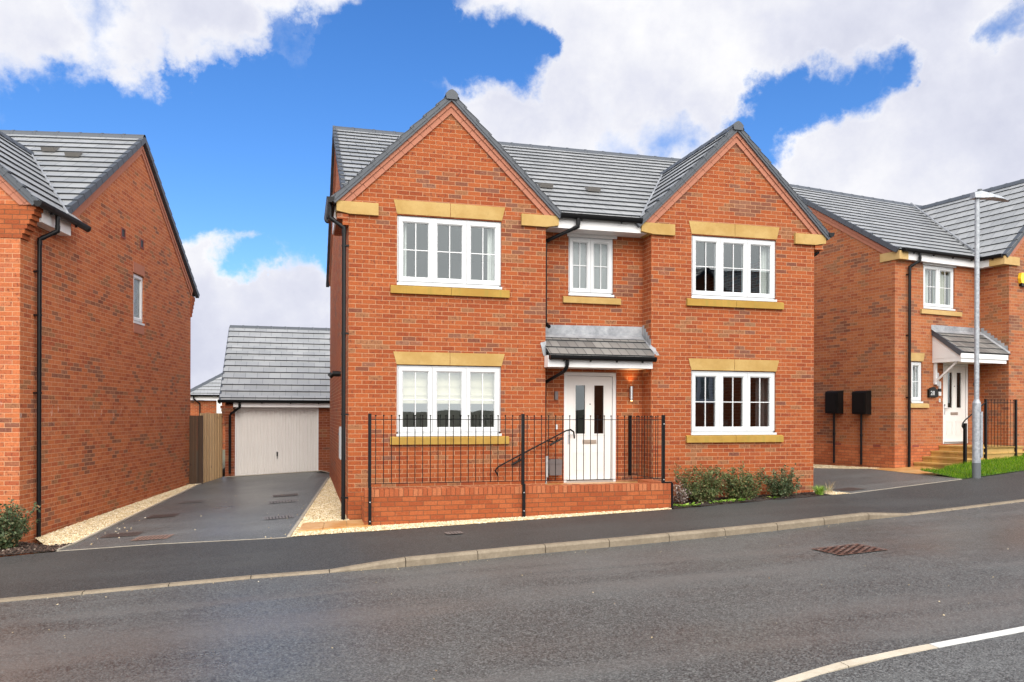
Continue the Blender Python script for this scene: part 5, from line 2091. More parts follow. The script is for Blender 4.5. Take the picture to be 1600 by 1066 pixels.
# plinth
mb = MB()
mb.face([(-0.004, -0.004, -.8), (XI, -0.004, -.8), (XI, -0.004, .55), (-0.004, -0.004, .55)])
mb.face([(-0.004, 8.0, -.8), (-0.004, -0.004, -.8), (-0.004, -0.004, .52), (-0.004, 8.0, .52)])
mb.build('plinth', M['plinth_right'], HRt)
mb = MB()
for y in (1.75, 0.52):
    mb.box(-0.007, 0.0, y - .11, y + .11, .49, .55)
mb.box(0.62, 0.85, -0.007, 0.0, .49, .55)
build_split(mb, 'air_brick', M['vent'], HRt)
cf = math.cos(math.atan(sfR))
mb = MB()
dd = lambda y: (ryR - y) / cf
roof_plane(mb, (0, ryR, rzRz), (1, 0, 0), (0, -1, -sfR), [[(-.09, 0), (9.6, 0), (9.6, dd(-.12)), (-.09, dd(-.12))]])
roof_plane(mb, (0, ryR, rzRz), (1, 0, 0), (0, 1, -sfR), [[(-.09, 0), (9.6, 0), (9.6, 5.2), (-.09, 5.2)]])
rfR = mb.build('roof', [M['tile'], M['tile_edge']], HRt)
ridge(rfR, (-.09, ryR, rzRz), (9.6, ryR, rzRz))
verge(rfR, (-0.10, ryR - .01, rzRz - .01), (-0.10, -.12, rzRz - sfR * (ryR + .12)), (-1, 0, 0), depth=0.08)
verge(rfR, (-0.10, ryR + .01, rzRz - .01), (-0.10, 8.3, rzRz - sfR * (8.3 - ryR)), (-1, 0, 0), depth=0.08)
side_band(HRt, 0.0, -1, ryR, rzRz - 0.33, sfR, sfR, -.02, 8.0, zmin=5.292)
# wing roof
zmR = lambda z: ryR - (rzRz - z) / sfR
zrW = 5.33 + SL * 2.55
half = 2.55
mb = MB()
csg = math.cos(math.atan(SL))
LW = half / csg
for sg in (-1, 1):
    roof_plane(mb, (WXC, 0, zrW), (0, 1, 0), (sg, 0, -SL), [[(YWG - .10, 0), (YWG - .10, LW), (zmR(zrW - SL * half) + .10, LW), (ryR - 0.02, 0)]], gauge=0.30)
rfW = mb.build('wing_roof', [M['tile'], M['tile_edge']], HRt)
ridge(rfW, (WXC, YWG - .10, zrW), (WXC, ryR - .1, zrW))
for sg in (-1, 1):
    verge(rfW, (WXC + sg * .02, YWG - .09, zrW - .012), (WXC + sg * (half + .01), YWG - .09, zrW - SL * (half + .01)), (0, -1, 0))
valley_line(rfW, (WXC - half + .05, zmR(5.33) - .03, 5.40), (WXC - .1, ryR - .15, rzRz + .03))
gable_band(HRt, WXC, zrW - 0.32, SL, half, YWG, 5.30)
# kneelers
for (a, b, c, d) in ((-0.03, 0.28, -0.15, 0.42), (2.90, 3.50, YWG - 0.06, YWG + 0.34)):
    mb = MB()
    mb.box(a, b, c, d, 5.085, 5.29)
    mb.build('kneeler_stone', M['stone_pale'], HRt)
mb = MB()
mb.box(0.285, 2.93, -0.14, -0.12, 5.09, 5.30)
mb.box(2.932, 2.95, YWG + 0.345, -0.14, 5.09, 5.30)
build_split(mb, 'fascia', M['fascia'], HRt)
mb = MB()
mb.box(0.285, XI - .002, -0.118, -.002, 5.10, 5.115)
mb.box(2.955, XI - .002, YWG + .345, -.12, 5.10, 5.115)
mb.box(0.97, 2.2, -0.02, 0.02, 5.055, 5.098)
build_split(mb, 'soffit', M['fascia'], HRt)
gutter(HRt, (0.05, -0.21, 5.34), (2.87, -0.21, 5.34), n_br=4)
gutter(HRt, (2.87, YWG - 0.02, 5.34), (2.87, -0.27, 5.34), n_br=1)
downpipe(HRt, [(0.62, -0.20, 5.28), (0.62, -0.20, 5.08), (0.42, -0.075, 4.93), (0.42, -0.075, -0.02)], clips=(4.75, 3.25, 1.72), out=(0, 1, 0))
wA = window(HRt, 1.0, 2.16, 3.955, 5.05, lights=2)
curtain(wA, 1.08, 1.42, 4.0, 5.05, 0.2, 4)
curtain(wA, 1.62, 2.1, 4.0, 5.05, 0.22, 5, mat='cream')
wB = window(HRt, 0.575, 0.975, 1.585, 2.61, lights=1)
curtain(wB, 0.6, 0.95, 1.6, 2.6, 0.2, 4)
sill(HRt, 0.88, 2.38, 3.82, 3.94, mat='stone_pale', joint=False)
sill(HRt, 0.47, 1.16, 1.47, 1.58, mat='stone_pale', joint=False)
lintel(HRt, 0.50, 1.05, 2.63, 2.83, flare=0.05, mat='stone_pale', joint=False)
M['door_keep'] = M['door']
front_door(HRt, 1.74, 2.71, 0.56, 2.62, 0.0, 1.86)
# porch canopy on gallows brackets
cp = empty('porch_canopy')
cp.parent = HRt
px0, px1, pyf = 1.31, 3.16, -0.80
s_ = (3.42 - 2.82) / (0 - pyf)
mb = MB()
roof_plane(mb, (0, 0, 3.42), (1, 0, 0), (0, -1, -s_), [[(px0, 0), (px1, 0), (px1, 1.0), (px0, 1.0)]], gauge=0.255, th=0.022, under=0.03)
mb.build('canopy_roof', [M['tile_canopy'], M['tile_edge']], cp)
verge(cp, (px0 - 0.005, 0.0, 3.42), (px0 - 0.005, pyf, 2.82), (-1, 0, 0), gauge=0.235, w=0.09, depth=0.06)
mb = MB()
mb.prism([(0.0, 2.60), (pyf + 0.05, 2.60), (pyf + 0.05, 2.76), (0.0, 3.33)], px0 + 0.03, px0 + 0.05, axis='x')
mb.prism([(-0.03, 2.70), (pyf + 0.14, 2.70), (-0.03, 3.20)], px0 + 0.024, px0 + 0.03, axis='x')
mb.box(px0 + 0.03, 3.05, pyf + 0.03, pyf + 0.05, 2.585, 2.79)
mb.box(px0 + 0.0, 3.08, pyf + 0.005, pyf + 0.029, 2.68, 2.80)
mb.box(px0 + 0.051, 3.05, pyf + 0.051, -0.003, 2.61, 2.625)
mb.build('canopy_fascia', M['fascia'], cp)
mb = MB()
xb = px0 + 0.10
mb.box(xb - 0.03, xb + 0.03, -0.065, -0.003, 2.06, 2.60)
mb.tube([(xb, -0.05, 2.14), (xb, -0.62, 2.60)], 0.030, 4)
mb.build('gallows_bracket', M['fascia'], cp)
mb = MB()
mb.face([(px0 - .02, -0.006, 3.56), (3.14, -0.006, 3.56), (3.14, -0.008, 3.43), (px0 - .02, -0.008, 3.43)])
mb.face([(px0 - .03, -0.008, 3.45), (3.14, -0.008, 3.45), (3.14, -0.13, 3.36), (px0 - .03, -0.13, 3.36)])
for k in range(8):
    y0_ = -0.01 - k * 0.09
    zt_ = 3.56 - k * 0.072
    mb.face([(XI - 0.006, y0_, zt_ - 0.2), (XI - 0.006, y0_, zt_), (XI - 0.006, y0_ - .09, zt_), (XI - 0.006, y0_ - .09, zt_ - .26)])
mb.face([(3.10, 0, 3.44), (3.165, 0, 3.47), (3.165, pyf, 2.88), (3.10, pyf, 2.85)])
mb.build('lead_flashing', M['lead'], cp)


def toR(p):
    c, s = math.cos(rzR), math.sin(rzR)
    return (13.26 + p[0] * c - p[1] * s, 2.81 + p[0] * s + p[1] * c, DZR + p[2])


# steps
S2 = tag(empty('stone_steps', toR((1.5, -0.6, 0)), rzR), 'mossy brown stone steps rising to the white door of the right house', 'steps')
mb = MB()
lx = (-0.30, 0.02, 0.32, 0.62)
for k in range(4):
    zt = 0.125 + 0.135 * k
    mb.box(lx[k] - 0.55 + 0.02, 1.64, -0.52, 0.59, zt - 0.135, zt - 0.042)
    mb.box(lx[k] - 0.55, 1.66, -0.55, 0.592, zt - 0.040, zt)
mb.build('step', M['step'], S2)


def simple_box(name, label, cat, loc, rz, build, mats):
    mb = MB()
    build(mb)
    return tag(mb.build(name, mats, loc=loc, rotz=rz), label, cat)


# meter boxes on the right house side wall: outward is -x in its frame
def meter(mb):
    mb.prism([(-0.22, 0.0), (-0.22, 0.52), (0, 0.58), (0, 0.0)], -0.21, 0.21)
    mb.box(-0.235, -0.221, -0.18, 0.18, 0.04, 0.50)


for (y, z, lab) in ((1.78, 1.32, 'left one of two black meter boxes with a cable pipe on the right house wall'),
                 (0.90, 1.30, 'right one of two black meter boxes with a cable pipe on the right house wall')):
    p = toR((0, y, z))
    E_ = tag(empty('meter_box', p, rzR), lab, 'meter box', 'black meter boxes on the right house side wall')
    mb = MB()
    prof = [(-0.20, 0.015), (-0.20, 0.55), (-0.185, 0.59), (0, 0.61), (0, 0.0)]
    mb.prism([(a, b) for a, b in prof], -0.215, 0.215, axis='y')
    mb.build('box_body', M['boxblack'], E_)
    mb = MB()
    mb.box(-0.214, -0.2, -0.19, 0.19, 0.04, 0.55)
    mb.box(-0.221, -0.214, -0.16, 0.16, 0.07, 0.52)
    mb.build('box_door', M['boxblack'], E_)
    mb = MB()
    mb.tube([(-0.05, 0.05, 0.02), (-0.05, 0.05, -z + 0.02)], 0.028, 10)
    mb.tube([(-0.05, 0.05, -0.50), (-0.05, 0.05, -0.56)], 0.036, 10)
    mb.build('cable_pipe', M['black'], E_, smooth=True)


# number plaque with small shield, doorbell camera, lamps
NP = tag(empty('number_plaque', toR((1.315, -0.002, 1.84)), rzR), 'black number plaque reading 28 beside the right house door', 'house number')
mb = MB()
mb.box(-0.16, 0.16, -0.06, 0, -0.10, 0.10)
mb.prism([(-0.12, 0.10), (0.10, 0.10), (0.08, 0.14), (0.03, 0.16), (-0.05, 0.14), (-0.09, 0.13)], -0.05, 0)
mb.build('plaque', M['boxblack'], NP)
fc = bpy.data.curves.new('digits', 'FONT')
fc.body = '28'
fc.size = 0.15
fc.extrude = 0.002
fc.align_x = 'CENTER'
fo_ = bpy.data.objects.new('tmp_text', fc)
COL.objects.link(fo_)
dg = bpy.context.evaluated_depsgraph_get()
dg.update()
me_ = bpy.data.meshes.new_from_object(fo_.evaluated_get(dg))
bpy.data.objects.remove(fo_)
do_ = bpy.data.objects.new('digits', me_)
me_.materials.append(M['upvc'])
COL.objects.link(do_)
do_.parent = NP
do_.location = (-0.045, -0.064, -0.05)
do_.rotation_euler = (math.pi / 2, 0, 0)
db = doorbell0.copy()
COL.objects.link(db)
db.location = toR((1.60, 0, 1.66))
db.rotation_euler = (0, 0, rzR)
tag(db, 'tiny white doorbell under the camera by the right house door', 'doorbell')
DC = tag(empty('doorbell_camera', toR((1.59, 0, 1.86)), rzR), 'white and black camera bell beside the right house door', 'camera')
mb = MB()
mb.box(-0.045, 0.045, -0.03, 0, -0.08, 0.02)
mb.box(-0.03, 0.03, -0.035, 0, 0.10, 0.28)
mb.build('camera_body', M['upvc'], DC)
mb = MB()
mb.box(-0.045, 0.045, -0.032, 0, 0.022, 0.095)
mb.build('camera_lens', M['boxblack'], DC)
L2 = wall_lamp(toR((1.46, 0, 2.20)), 'unlit steel tube lamp beside the small window of the right house', h=0.30, lit=False, rz=rzR)
mb = MB()
mb.tube([(0, 0, 0), (0, -0.05, 0)], 0.05, 14)
mb.tube([(0, -0.05, 0), (0, -0.09, -0.03)], 0.03, 12)
tag(mb.build('wall_sensor', M['browngrey'], loc=toR((2.93, 0, 2.10)), rotz=rzR, smooth=True), 'round dark sensor on brick right of the right house door', 'sensor')
AB = tag(empty('alarm_box', toR((3.68, YWG, 4.65)), rzR), 'yellow alarm box on the wing of the right house at the photo edge', 'alarm box')
mb = MB()
mb.prism([(-0.13, 0.0), (-0.17, 0.12), (-0.13, 0.26), (0.13, 0.26), (0.17, 0.12), (0.13, 0.0)], -0.08, 0)
mb.build('alarm_cover', M['yellow'], AB)
mb = MB()
mb.box(-0.11, 0.11, -0.07, 0, -0.07, -0.002)
mb.build('alarm_base', M['boxblack'], AB)

# right railings, handrail and yellow stone base
RB = tag(empty('stone_plinth', toR((1.75, -1.15, 0.15)), rzR), 'yellow stone base under the short railing of the right house', 'stone base')
mb = MB()
mb.box(0.02, 0.535, 0.02, 0.9, -0.35, 0.335)
mb.box(0.540, 1.08, 0.02, 0.9, -0.35, 0.335)
mb.box(0.0, 1.09, 0.0, 0.9, 0.337, 0.37)
build_split(mb, 'stone_face', M['stone'], RB)
bp = toR((1.70, -1.15, 0))
railing('railing', 'short black railing above the yellow stone base at the right house', bp, rzR, 1.13, 1.67, 0.53, [(0.0, 0.20, 1.68), (1.13, 0.28, 1.68)], (0.545, 1.60), 9)
HR2 = tag(empty('handrail', toR((0.96, -1.15, 0)), rzR), 'black handrail on one post rising from the steps of the right house', 'handrail')
mb = MB()
mb.box(-0.03, 0.03, -0.03, 0.03, 0.02, 1.10)
mb.build('post', M['iron'], HR2)
mb = MB()
mb.tube([(0.02, 0, 1.02), (-0.05, 0, 0.97), (-0.10, 0, 1.03), (-0.08, 0, 1.10), (0.0, 0, 1.17), (0.73, 0, 1.60)], 0.016, 8)
mb.build('rail', M['iron'], HR2, smooth=True)

# lawn
LAWN = [(12.25, 1.25), (12.62, B(12.62) + .03), (13.6, B(13.6) + .03), (14.59, B(14.59) + .03), (17, B(17) + .03), (20, B(20) + 0.03), (20, 4.5), (16.0, 3.6), (15.0, 1.95), (13.6, 1.55), (13.2, 1.25), (12.72, 1.40)]
LAWN[0] = (12.66, 1.30)
def GL_(x, y): return H(x) + 0.085 * max(0.0, y - B(x))
patch('lawn_soil', LAWN, M['turf'], 0.006, res=0.4, zf=GL_)
rgg = random.Random(21)
V, F = [], []
polyL = LAWN
cnt = 0
while cnt < 26000:
    x, y = rgg.uniform(12.6, 17.5), rgg.uniform(0.1, 4.0)
    if not in_poly(x, y, polyL): continue
    cnt += 1
    h_ = rgg.uniform(0.03, 0.085) * (1.25 if rgg.random() < .2 else 1)
    a = rgg.uniform(0, 6.28)
    wv = 0.0035
    dx, dy = math.cos(a) * wv, math.sin(a) * wv
    lx_, ly_ = rgg.gauss(0, .025), rgg.gauss(0, .025)
    z = GL_(x, y)
    b = len(V)
    V += [(x - dx, y - dy, z), (x + dx, y + dy, z), (x + lx_, y + ly_, z + h_)]
    F.append((b, b + 1, b + 2))
tag(raw('grass', V, F, M['grass']), 'bright green lawn below the steps of the right house', kind='stuff')

# ============ lamp post
LP = tag(empty('street_lamp', (13.06, 0.19, H(13.06) - 0.02)), 'tall galvanised street lamp standing at the edge of the lawn', 'street lamp')
mb = MB()
mb.tube([(0, 0, 1.30), (0, 0, 5.95)], 0.047, 16)
mb.build('pole', M['galv'], LP, smooth=True)
mb = MB()
mb.tube([(0, 0, 0.34), (0, 0, 1.60)], 0.082, 18)
mb.tube([(0, 0, 1.60), (0, 0, 1.68)], 0.082, 18, r2=0.05)
bs = mb.build('base_section', M['galv'], LP, smooth=True)
mb = MB()
mb.box(0.02, 0.07, -0.094, -0.070, 0.45, 1.42)
mb.build('access_door', M['galv'], bs)
mb = MB()
mb.tube([(0, 0, 0), (0, 0, 0.34)], 0.084, 18)
mb.build('base_paint', M['foot'], LP, smooth=True)
mb = MB()
# flat tapering lantern head pointing along the street to the right
prof = [(-0.11, 0.0, 0.09), (0.06, 0.0, 0.10), (0.30, 0.02, 0.12), (0.55, -0.0, 0.10), (0.75, -0.03, 0.04)]
tp = [(-0.11, 0.12), (0.06, 0.15), (0.30, 0.08), (0.55, 0.045), (0.75, 0.0)]
for i in range(len(prof) - 1):
    (xa, za, wa), (xb_, zb_, wb) = prof[i], prof[i + 1]
    ta, tb = tp[i][1], tp[i + 1][1]
    mb.face([(xa, -wa, za), (xb_, -wb, zb_), (xb_, -wb * .7, zb_ + tb), (xa, -wa * .7, za + ta)])
    mb.face([(xa, wa, za), (xa, wa * .7, za + ta), (xb_, wb * .7, zb_ + tb), (xb_, wb, zb_)])
    mb.face([(xa, -wa * .7, za + ta), (xb_, -wb * .7, zb_ + tb), (xb_, wb * .7, zb_ + tb), (xa, wa * .7, za + ta)])
    mb.face([(xa, -wa, za), (xa, wa, za), (xb_, wb, zb_), (xb_, -wb, zb_)])
mb.face([(-0.11, -0.09, 0), (-0.11, -0.063, .12), (-0.11, .063, .12), (-0.11, .09, 0)])
hd = mb.build('lantern', M['galv'], LP, loc=(0, 0, 5.93), rotz=rad(-6), smooth=False)
mb = MB()
mb.tube([(0.06, 0, 0.13), (0.06, 0, 0.20)], 0.045, 12)
mb.build('photocell', M['foot'], hd, smooth=True)

# ============ garage
GA = tag(empty('garage', (-2.84, 10.4, -0.05)), 'brick garage with white door and tiled roof at the end of the left driveway', 'garage')
GWd = 3.65
mb = MB()
wall(mb, lambda u, z, d: (u, d, z), [(0, -.5), (GWd, -.5), (GWd, 2.08), (0, 2.08)], [(0.26, 2.58, 0.0, 1.99)], reveal=0.12)
wall(mb, fX(0), [(0, -.5), (6, -.5), (6, 2.1), (3.1, 4.50), (0, 2.1)])
wall(mb, fX(GWd), [(0, -.5), (6, -.5), (6, 2.1), (3.1, 4.50), (0, 2.1)])
wall(mb, lambda u, z, d: (u, 6.0, z), [(0, -.5), (GWd, -.5), (GWd, 2.08), (0, 2.08)])
mb.box(-0.10, 0.0, -0.10, 0.05, 1.45, 1.55)
for k in range(6):
    mb.box(-0.02 * (k + 1), 0.16 if k < 0 else 0.22, -0.025 * (k + 1), 0.0, 1.52 + .085 * k, 1.60 + .085 * k)
mb.build('wall', M['brick_garage'], GA)
mb = MB()
sg_ = (4.62 - 2.16) / 3.35
L1 = math.hypot(3.35, 2.46)
roof_plane(mb, (0, 3.1, 4.62), (1, 0, 0), (0, -1, -sg_), [[(-.14, 0), (GWd + .14, 0), (GWd + .14, L1), (-.14, L1)]], gauge=0.335, th=0.03)
roof_plane(mb, (0, 3.1, 4.62), (1, 0, 0), (0, 1, -sg_), [[(-.14, 0), (GWd + .14, 0), (GWd + .14, L1), (-.14, L1)]], gauge=0.335)
rg_ = mb.build('roof', [M['tile'], M['tile_edge']], GA)
ridge(rg_, (-.14, 3.1, 4.60), (GWd + .14, 3.1, 4.60), cap_a=False)
for k, s2 in enumerate((-1, 1)):
    verge(rg_, (-0.155, 3.1, 4.60), (-0.155, 3.1 + s2 * 3.35, 4.60 - 2.46), (-1, 0, 0), w=0.07, depth=0.05, gauge=.335)
mb = MB()
mb.box(0.225, GWd - 0.2, -0.17, -0.15, 1.99, 2.13)
mb.box(0.225, GWd - 0.2, -0.149, -0.003, 2.0, 2.015)
mb.build('fascia', M['fascia'], GA)
gutter(GA, (-0.17, -0.24, 2.19), (GWd + 0.1, -0.24, 2.19), n_br=5, r=0.055)
downpipe(GA, [(0.40, -0.22, 2.14), (0.40, -0.20, 1.98), (0.13, -0.06, 1.78), (0.13, -0.06, 0.1)], clips=(1.0,), out=(0, 1, 0))
# up-and-over door: vertical ribs
mb = MB()
x0, x1 = 0.30, 2.54
n = 28
st = (x1 - x0 - 0.06) / n
for i in range(n):
    a = x0 + 0.03 + st * i
    for q in ((a, 0.085, a + st * .38, 0.085), (a + st * .38, 0.085, a + st * .5, 0.092), (a + st * .5, 0.092, a + st * .88, 0.092), (a + st * .88, 0.092, a + st, 0.085)):
        mb.face([(q[0], q[1], 0.05), (q[2], q[3], 0.05), (q[2], q[3], 1.90), (q[0], q[1], 1.90)])
mb.box(x0, x0 + 0.03, 0.075, 0.10, 0.05, 1.90)
mb.box(x1 - 0.03, x1, 0.075, 0.10, 0.05, 1.90)
mb.box(x0, x1, 0.078, 0.10, 1.901, 1.95)
mb.box(x0, x1, 0.078, 0.10, 0.01, 0.049)
gd = mb.build('garage_door', M['garage_white'], GA)
mb = MB()
mb.box(1.40, 1.44, 0.062, 0.085, 0.62, 0.70)
mb.tube([(1.42, 0.06, 0.58), (1.42, 0.04, 0.62)], 0.02, 10)
mb.box(1.412, 1.428, 0.05, 0.078, 0.50, 0.60)
mb.build('door_handle', M['black'], gd)
mb = MB()
mb.box(0.262, 0.298, 0.03, 0.11, 0.0, 1.988)
mb.box(2.542, 2.578, 0.03, 0.11, 0.0, 1.988)
mb.box(0.298, 2.542, 0.03, 0.11, 1.952, 1.988)
mb.build('door_frame', M['fascia'], GA)
# concrete apron
patch('edging', [(-2.85, 10.1), (0.5, 10.1), (0.5, 10.39), (-2.85, 10.39)], M['edging'], 0.012)

# ============ fence between the left house and the garage
FN = tag(empty('fence', (-3.3, 8.7, -0.1)), 'tall weathered board fence between the left house and garage, half dark half pale', 'fence')
mb = MB()
pA, pB = Vector((-3.30, 8.62)), Vector((-2.93, 10.36))
n = 16
d_ = (pB - pA) / n
for i in range(n):
    a, b = pA + d_ * i, pA + d_ * (i + 1)
    off = Vector((d_.y, -d_.x)).normalized() * (0.012 if i % 2 else 0.0)
    c = (a + b) / 2 + off
    hz = 1.70
    mb.obox((c.x + 3.3, c.y - 8.7, (hz - 0.12) / 2 + .1), ((b - a).x * .56, (b - a).y * .56, 0), (off.normalized().x * .008 if i % 2 else .008, off.normalized().y * .008 if i % 2 else 0.0, 0), (0, 0, (hz + .12) / 2 + 0.06))
mb.build('pale_panel', M['wood'], FN, label='pale weathered fence boards')
mb = MB()
for i in range(4):
    x = -3.66 + 0.095 * i
    mb.box(x + 3.3, x + 0.09 + 3.3, -0.10 + 0.01 * (i % 2), -0.08 + .01 * (i % 2), -0.2, 1.80)
mb.box(-0.02, 0.06, -0.11, 0.0, -0.3, 1.80)
for z in (0.35, 1.05, 1.55):
    for i in range(4):
        x = -3.64 + 0.095 * i + 3.3
        mb.tube([(x, -0.104, z), (x, -0.095, z)], 0.006, 6)
mb.build('dark_panel', M['wood_dk'], FN, label='dark stained fence gate boards')

# ============ building beyond the fence
FB = tag(empty('outbuilding', (-6.4, 30.0, -0.2)), 'distant low brick building with hipped grey roof seen above the fence', 'building')
mb = MB()
mb.box(0.15, 6.4, 0.0, 7.0, -0.5, 2.62, skip='t')
mb.build('wall', M['brick'], FB)
mb = MB()
mb.box(0.0, 6.6, -0.22, -0.2, 2.64, 2.86)
mb.box(0.0, 0.02, -0.2, 7.2, 2.64, 2.86)
mb.box(1.45, 1.7, -0.26, -0.22, 0.0, 2.64)
mb.build('fascia', M['fascia'], FB)
mb = MB()
roof_plane(mb, (0, 3.4, 2.9 + 2.5), (1, 0, 0), (0, -1, -0.67), [[(3.6, 0), (6.7, 0), (6.7, 4.5), (-0.15, 4.5)]], gauge=0.335)
roof_plane(mb, (3.6, 3.4, 5.4), (0, 1, 0), (-1, 0, -0.67), [[(0, 0), (3.75, 4.5), (-3.75, 4.5)]], gauge=0.335)
r9 = mb.build('roof', [M['tile'], M['tile_edge']], FB)
ridge(r9, (-0.15, -0.35, 2.93), (3.6, 3.4, 5.43), name='hip_tiles', cap_a=False)
gutter(FB, (-0.2, -0.35, 2.90), (6.6, -0.35, 2.90), n_br=6)
downpipe(FB, [(0.35, -0.33, 2.86), (0.35, -0.3, 2.70), (0.62, -0.06, 2.45), (0.62, -0.06, 0.1)], name='downpipe')

# ============ houses across the street, seen only in the window glass
def mirror_house(x, y, rz, zz, label):
    Hh = tag(empty('detached_house', (x, y, zz), rz), label, 'house', 'houses across the street')
    w_ = [[(a, b, LOZ[0], LOZ[1]), (a, b, UPZ[0], UPZ[1])] for a, b in wins]
    mbb = MB()
    for i, (x0, x1, xc) in enumerate(G0):
        wall(mbb, lambda u, z, d: (u, d, z), [(x0, -1.5), (x1, -1.5), (x1, 7.17 - SL * (x1 - xc)), (xc, 7.17), (x0, 7.17 - SL * (xc - x0))], w_[i])
    wall(mbb, lambda u, z, d: (u, YR, z), [(XG1, -1.5), (XG2, -1.5), (XG2, 5.3), (XG1, 5.3)])
    for xx in (0, W0):
        wall(mbb, fX(xx), [(0, -1.5), (D0, -1.5), (D0, 5.3), (RY0, RZ0 - .05), (0, 5.3)])
    wall(mbb, lambda u, z, d: (u, D0, z), [(0, -1.5), (W0, -1.5), (W0, 5.2), (0, 5.2)])
    mbb.build('wall', M['brick'], Hh)
    main_roof(Hh, W0, D0, RY0, RZ0, SF0, SF0, -0.06, G0)
    for i, (x0, x1, xc) in enumerate(G0):
        front_gable(Hh, xc, 2.0, 7.25, SL, 0.0, zm0(7.25), zmain=zm0)
    for a, b in wins:
        for z0_, z1_ in (LOZ, UPZ):
            window(Hh, a, b, z0_, z1_)
    mbb = MB()
    mbb.box(0.02, W0 - .02, 0.5, D0 - .02, 2.75, 2.95)
    mbb.box(0.02, W0 - .02, 0.5, D0 - .02, 5.12, 5.17)
    mbb.box(0.3, W0 - .3, 2.6, 2.7, 0, 5.12)
    mbb.build('interior', M['room'], Hh)
    return Hh


mirror_house(23.5, -17.6, rad(180), 0.9, 'brick house across the street seen mirrored in the right windows of the middle house')
mirror_house(34.5, -18.0, rad(184), 0.9, 'farther brick house across the street seen only in window glass')
mirror_house(-3.5, -27.0, rad(176), -0.7, 'brick house across the street beyond the side road junction')

# ============ iron covers set in the ground
def cover(name, label, cx, cy, w, d, rz, mat, zf, bars=8, group=None, dz=0.004, cat='grating', lattice=False):
    E_ = tag(empty(name, (cx, cy, zf(cx, cy) + dz), rz), label, cat, group)
    c, s = math.cos(rz), math.sin(rz)
    def P(x, y, z=0):
        X_, Y_ = cx + x * c - y * s, cy + x * s + y * c
        return (x, y, z + zf(X_, Y_) - zf(cx, cy))
    mb = MB()
    e = 0.025
    for (a, b, c0, d0) in ((-w / 2, w / 2, -d / 2, -d / 2 + e), (-w / 2, w / 2, d / 2 - e, d / 2), (-w / 2, -w / 2 + e, -d / 2 + e, d / 2 - e), (w / 2 - e, w / 2, -d / 2 + e, d / 2 - e)):
        mb.face([P(a, c0, .008), P(b, c0, .008), P(b, d0, .008), P(a, d0, .008)])
    mb.build('cover_frame', mat, E_)
    mb = MB()
    mb.face([P(-w / 2 + e, -d / 2 + e, 0.001), P(w / 2 - e, -d / 2 + e, 0.001), P(w / 2 - e, d / 2 - e, 0.001), P(-w / 2 + e, d / 2 - e, 0.001)], mi=1)
    if lattice:
        n1, n2 = 10, 10
        for i in range(n1):
            for j in range(n2):
                if (i + j) % 2: continue
                a, b = -w / 2 + e + (w - 2 * e) * i / n1, -d / 2 + e + (d - 2 * e) * j / n2
                g1, g2 = (w - 2 * e) / n1, (d - 2 * e) / n2
                mb.face([P(a, b, .007), P(a + g1, b, .007), P(a + g1, b + g2, .007), P(a, b + g2, .007)])
    else:
        for i in range(bars):
            a = -w / 2 + e + (w - 2 * e) * (i + .2) / bars
            b = a + (w - 2 * e) * .6 / bars
            mb.face([P(a, -d / 2 + e, .007), P(b, -d / 2 + e, .007), P(b, d / 2 - e, .007), P(a, d / 2 - e, .007)])
    mb.build('cover_plate', [mat, M['boxblack']], E_)
    return E_


gA = 'iron drain covers in the left driveway'
cover('drain_cover', 'brightest tan iron cover nearest the pavement on the left driveway', -2.95, -0.30, 0.52, 0.42, rad(-8), M['rust_pale'], G, 8, gA)
cover('drain_cover', 'rusty cover by the gravel edge, left of the brightest tan one', -3.50, 0.30, 0.55, 0.42, rad(-6), M['iron_cover'], G, 9, gA)
cover('drain_cover', 'rusty cover near the gravel, second back from the pavement', -3.22, 2.35, 0.50, 0.45, rad(-5), M['iron_cover'], G, 9, gA)
cover('drain_cover', 'dark cover near the gravel, farthest back by the left house wall', -2.98, 4.45, 0.50, 0.45, rad(-5), M['grey_iron'], G, 8, gA)
cover('drain_cover', 'pinkish cover on the right side of the left driveway nearest the slabs', -1.13, 0.93, 0.48, 0.38, rad(4), M['grey_iron'], G, 8, gA)
cover('drain_cover', 'middle cover in the row on the right side of the left driveway', -1.12, 3.25, 0.52, 0.42, rad(4), M['grey_iron'], G, 8, gA)
cover('drain_cover', 'farthest cover on the right side of the left driveway', -1.08, 4.40, 0.52, 0.40, rad(4), M['iron_cover'], G, 8, gA)
cover('drain_cover', 'flat rusty cover at the mouth of the right driveway', 9.72, -0.05, 0.50, 0.42, rad(12), M['iron_cover'], G, 8)
cover('manhole_cover', 'large rusty diamond patterned manhole cover in the road', 6.08, -4.70, 0.78, 0.52, rad(6), M['rust'], lambda x, y: zroad(x), lattice=True, cat='manhole cover')
cover('service_cover', 'small grey cover in the pavement before the low brick wall', 1.40, -2.08, 0.24, 0.20, rad(5), M['grey_iron'], lambda x, y: zroad(x) + upst(x) + (H(x) - zroad(x) - upst(x)) * (y - K(x)) / (B(x) - K(x)), 4, cat='service cover', dz=0.006)


# ============ planting
def leaf_cloud(V, F, c, n, spread, size, rg, up=0.3):
    for _ in range(n):
        p = Vector((c[0] + rg.gauss(0, spread), c[1] + rg.gauss(0, spread), c[2] + rg.gauss(0, spread * .8)))
        d = Vector((rg.gauss(0, 1), rg.gauss(0, 1), rg.gauss(up, .8))).normalized()
        s = d.cross(Vector((rg.gauss(0, 1), rg.gauss(0, 1), rg.gauss(0, 1)))).normalized()
        L_ = size * rg.uniform(.6, 1.3)
        w_ = L_ * rg.uniform(.22, .38)
        b = len(V)
        V += [tuple(p), tuple(p + d * L_ * .5 + s * w_), tuple(p + d * L_), tuple(p + d * L_ * .5 - s * w_)]
        F.append((b, b + 1, b + 2, b + 3))


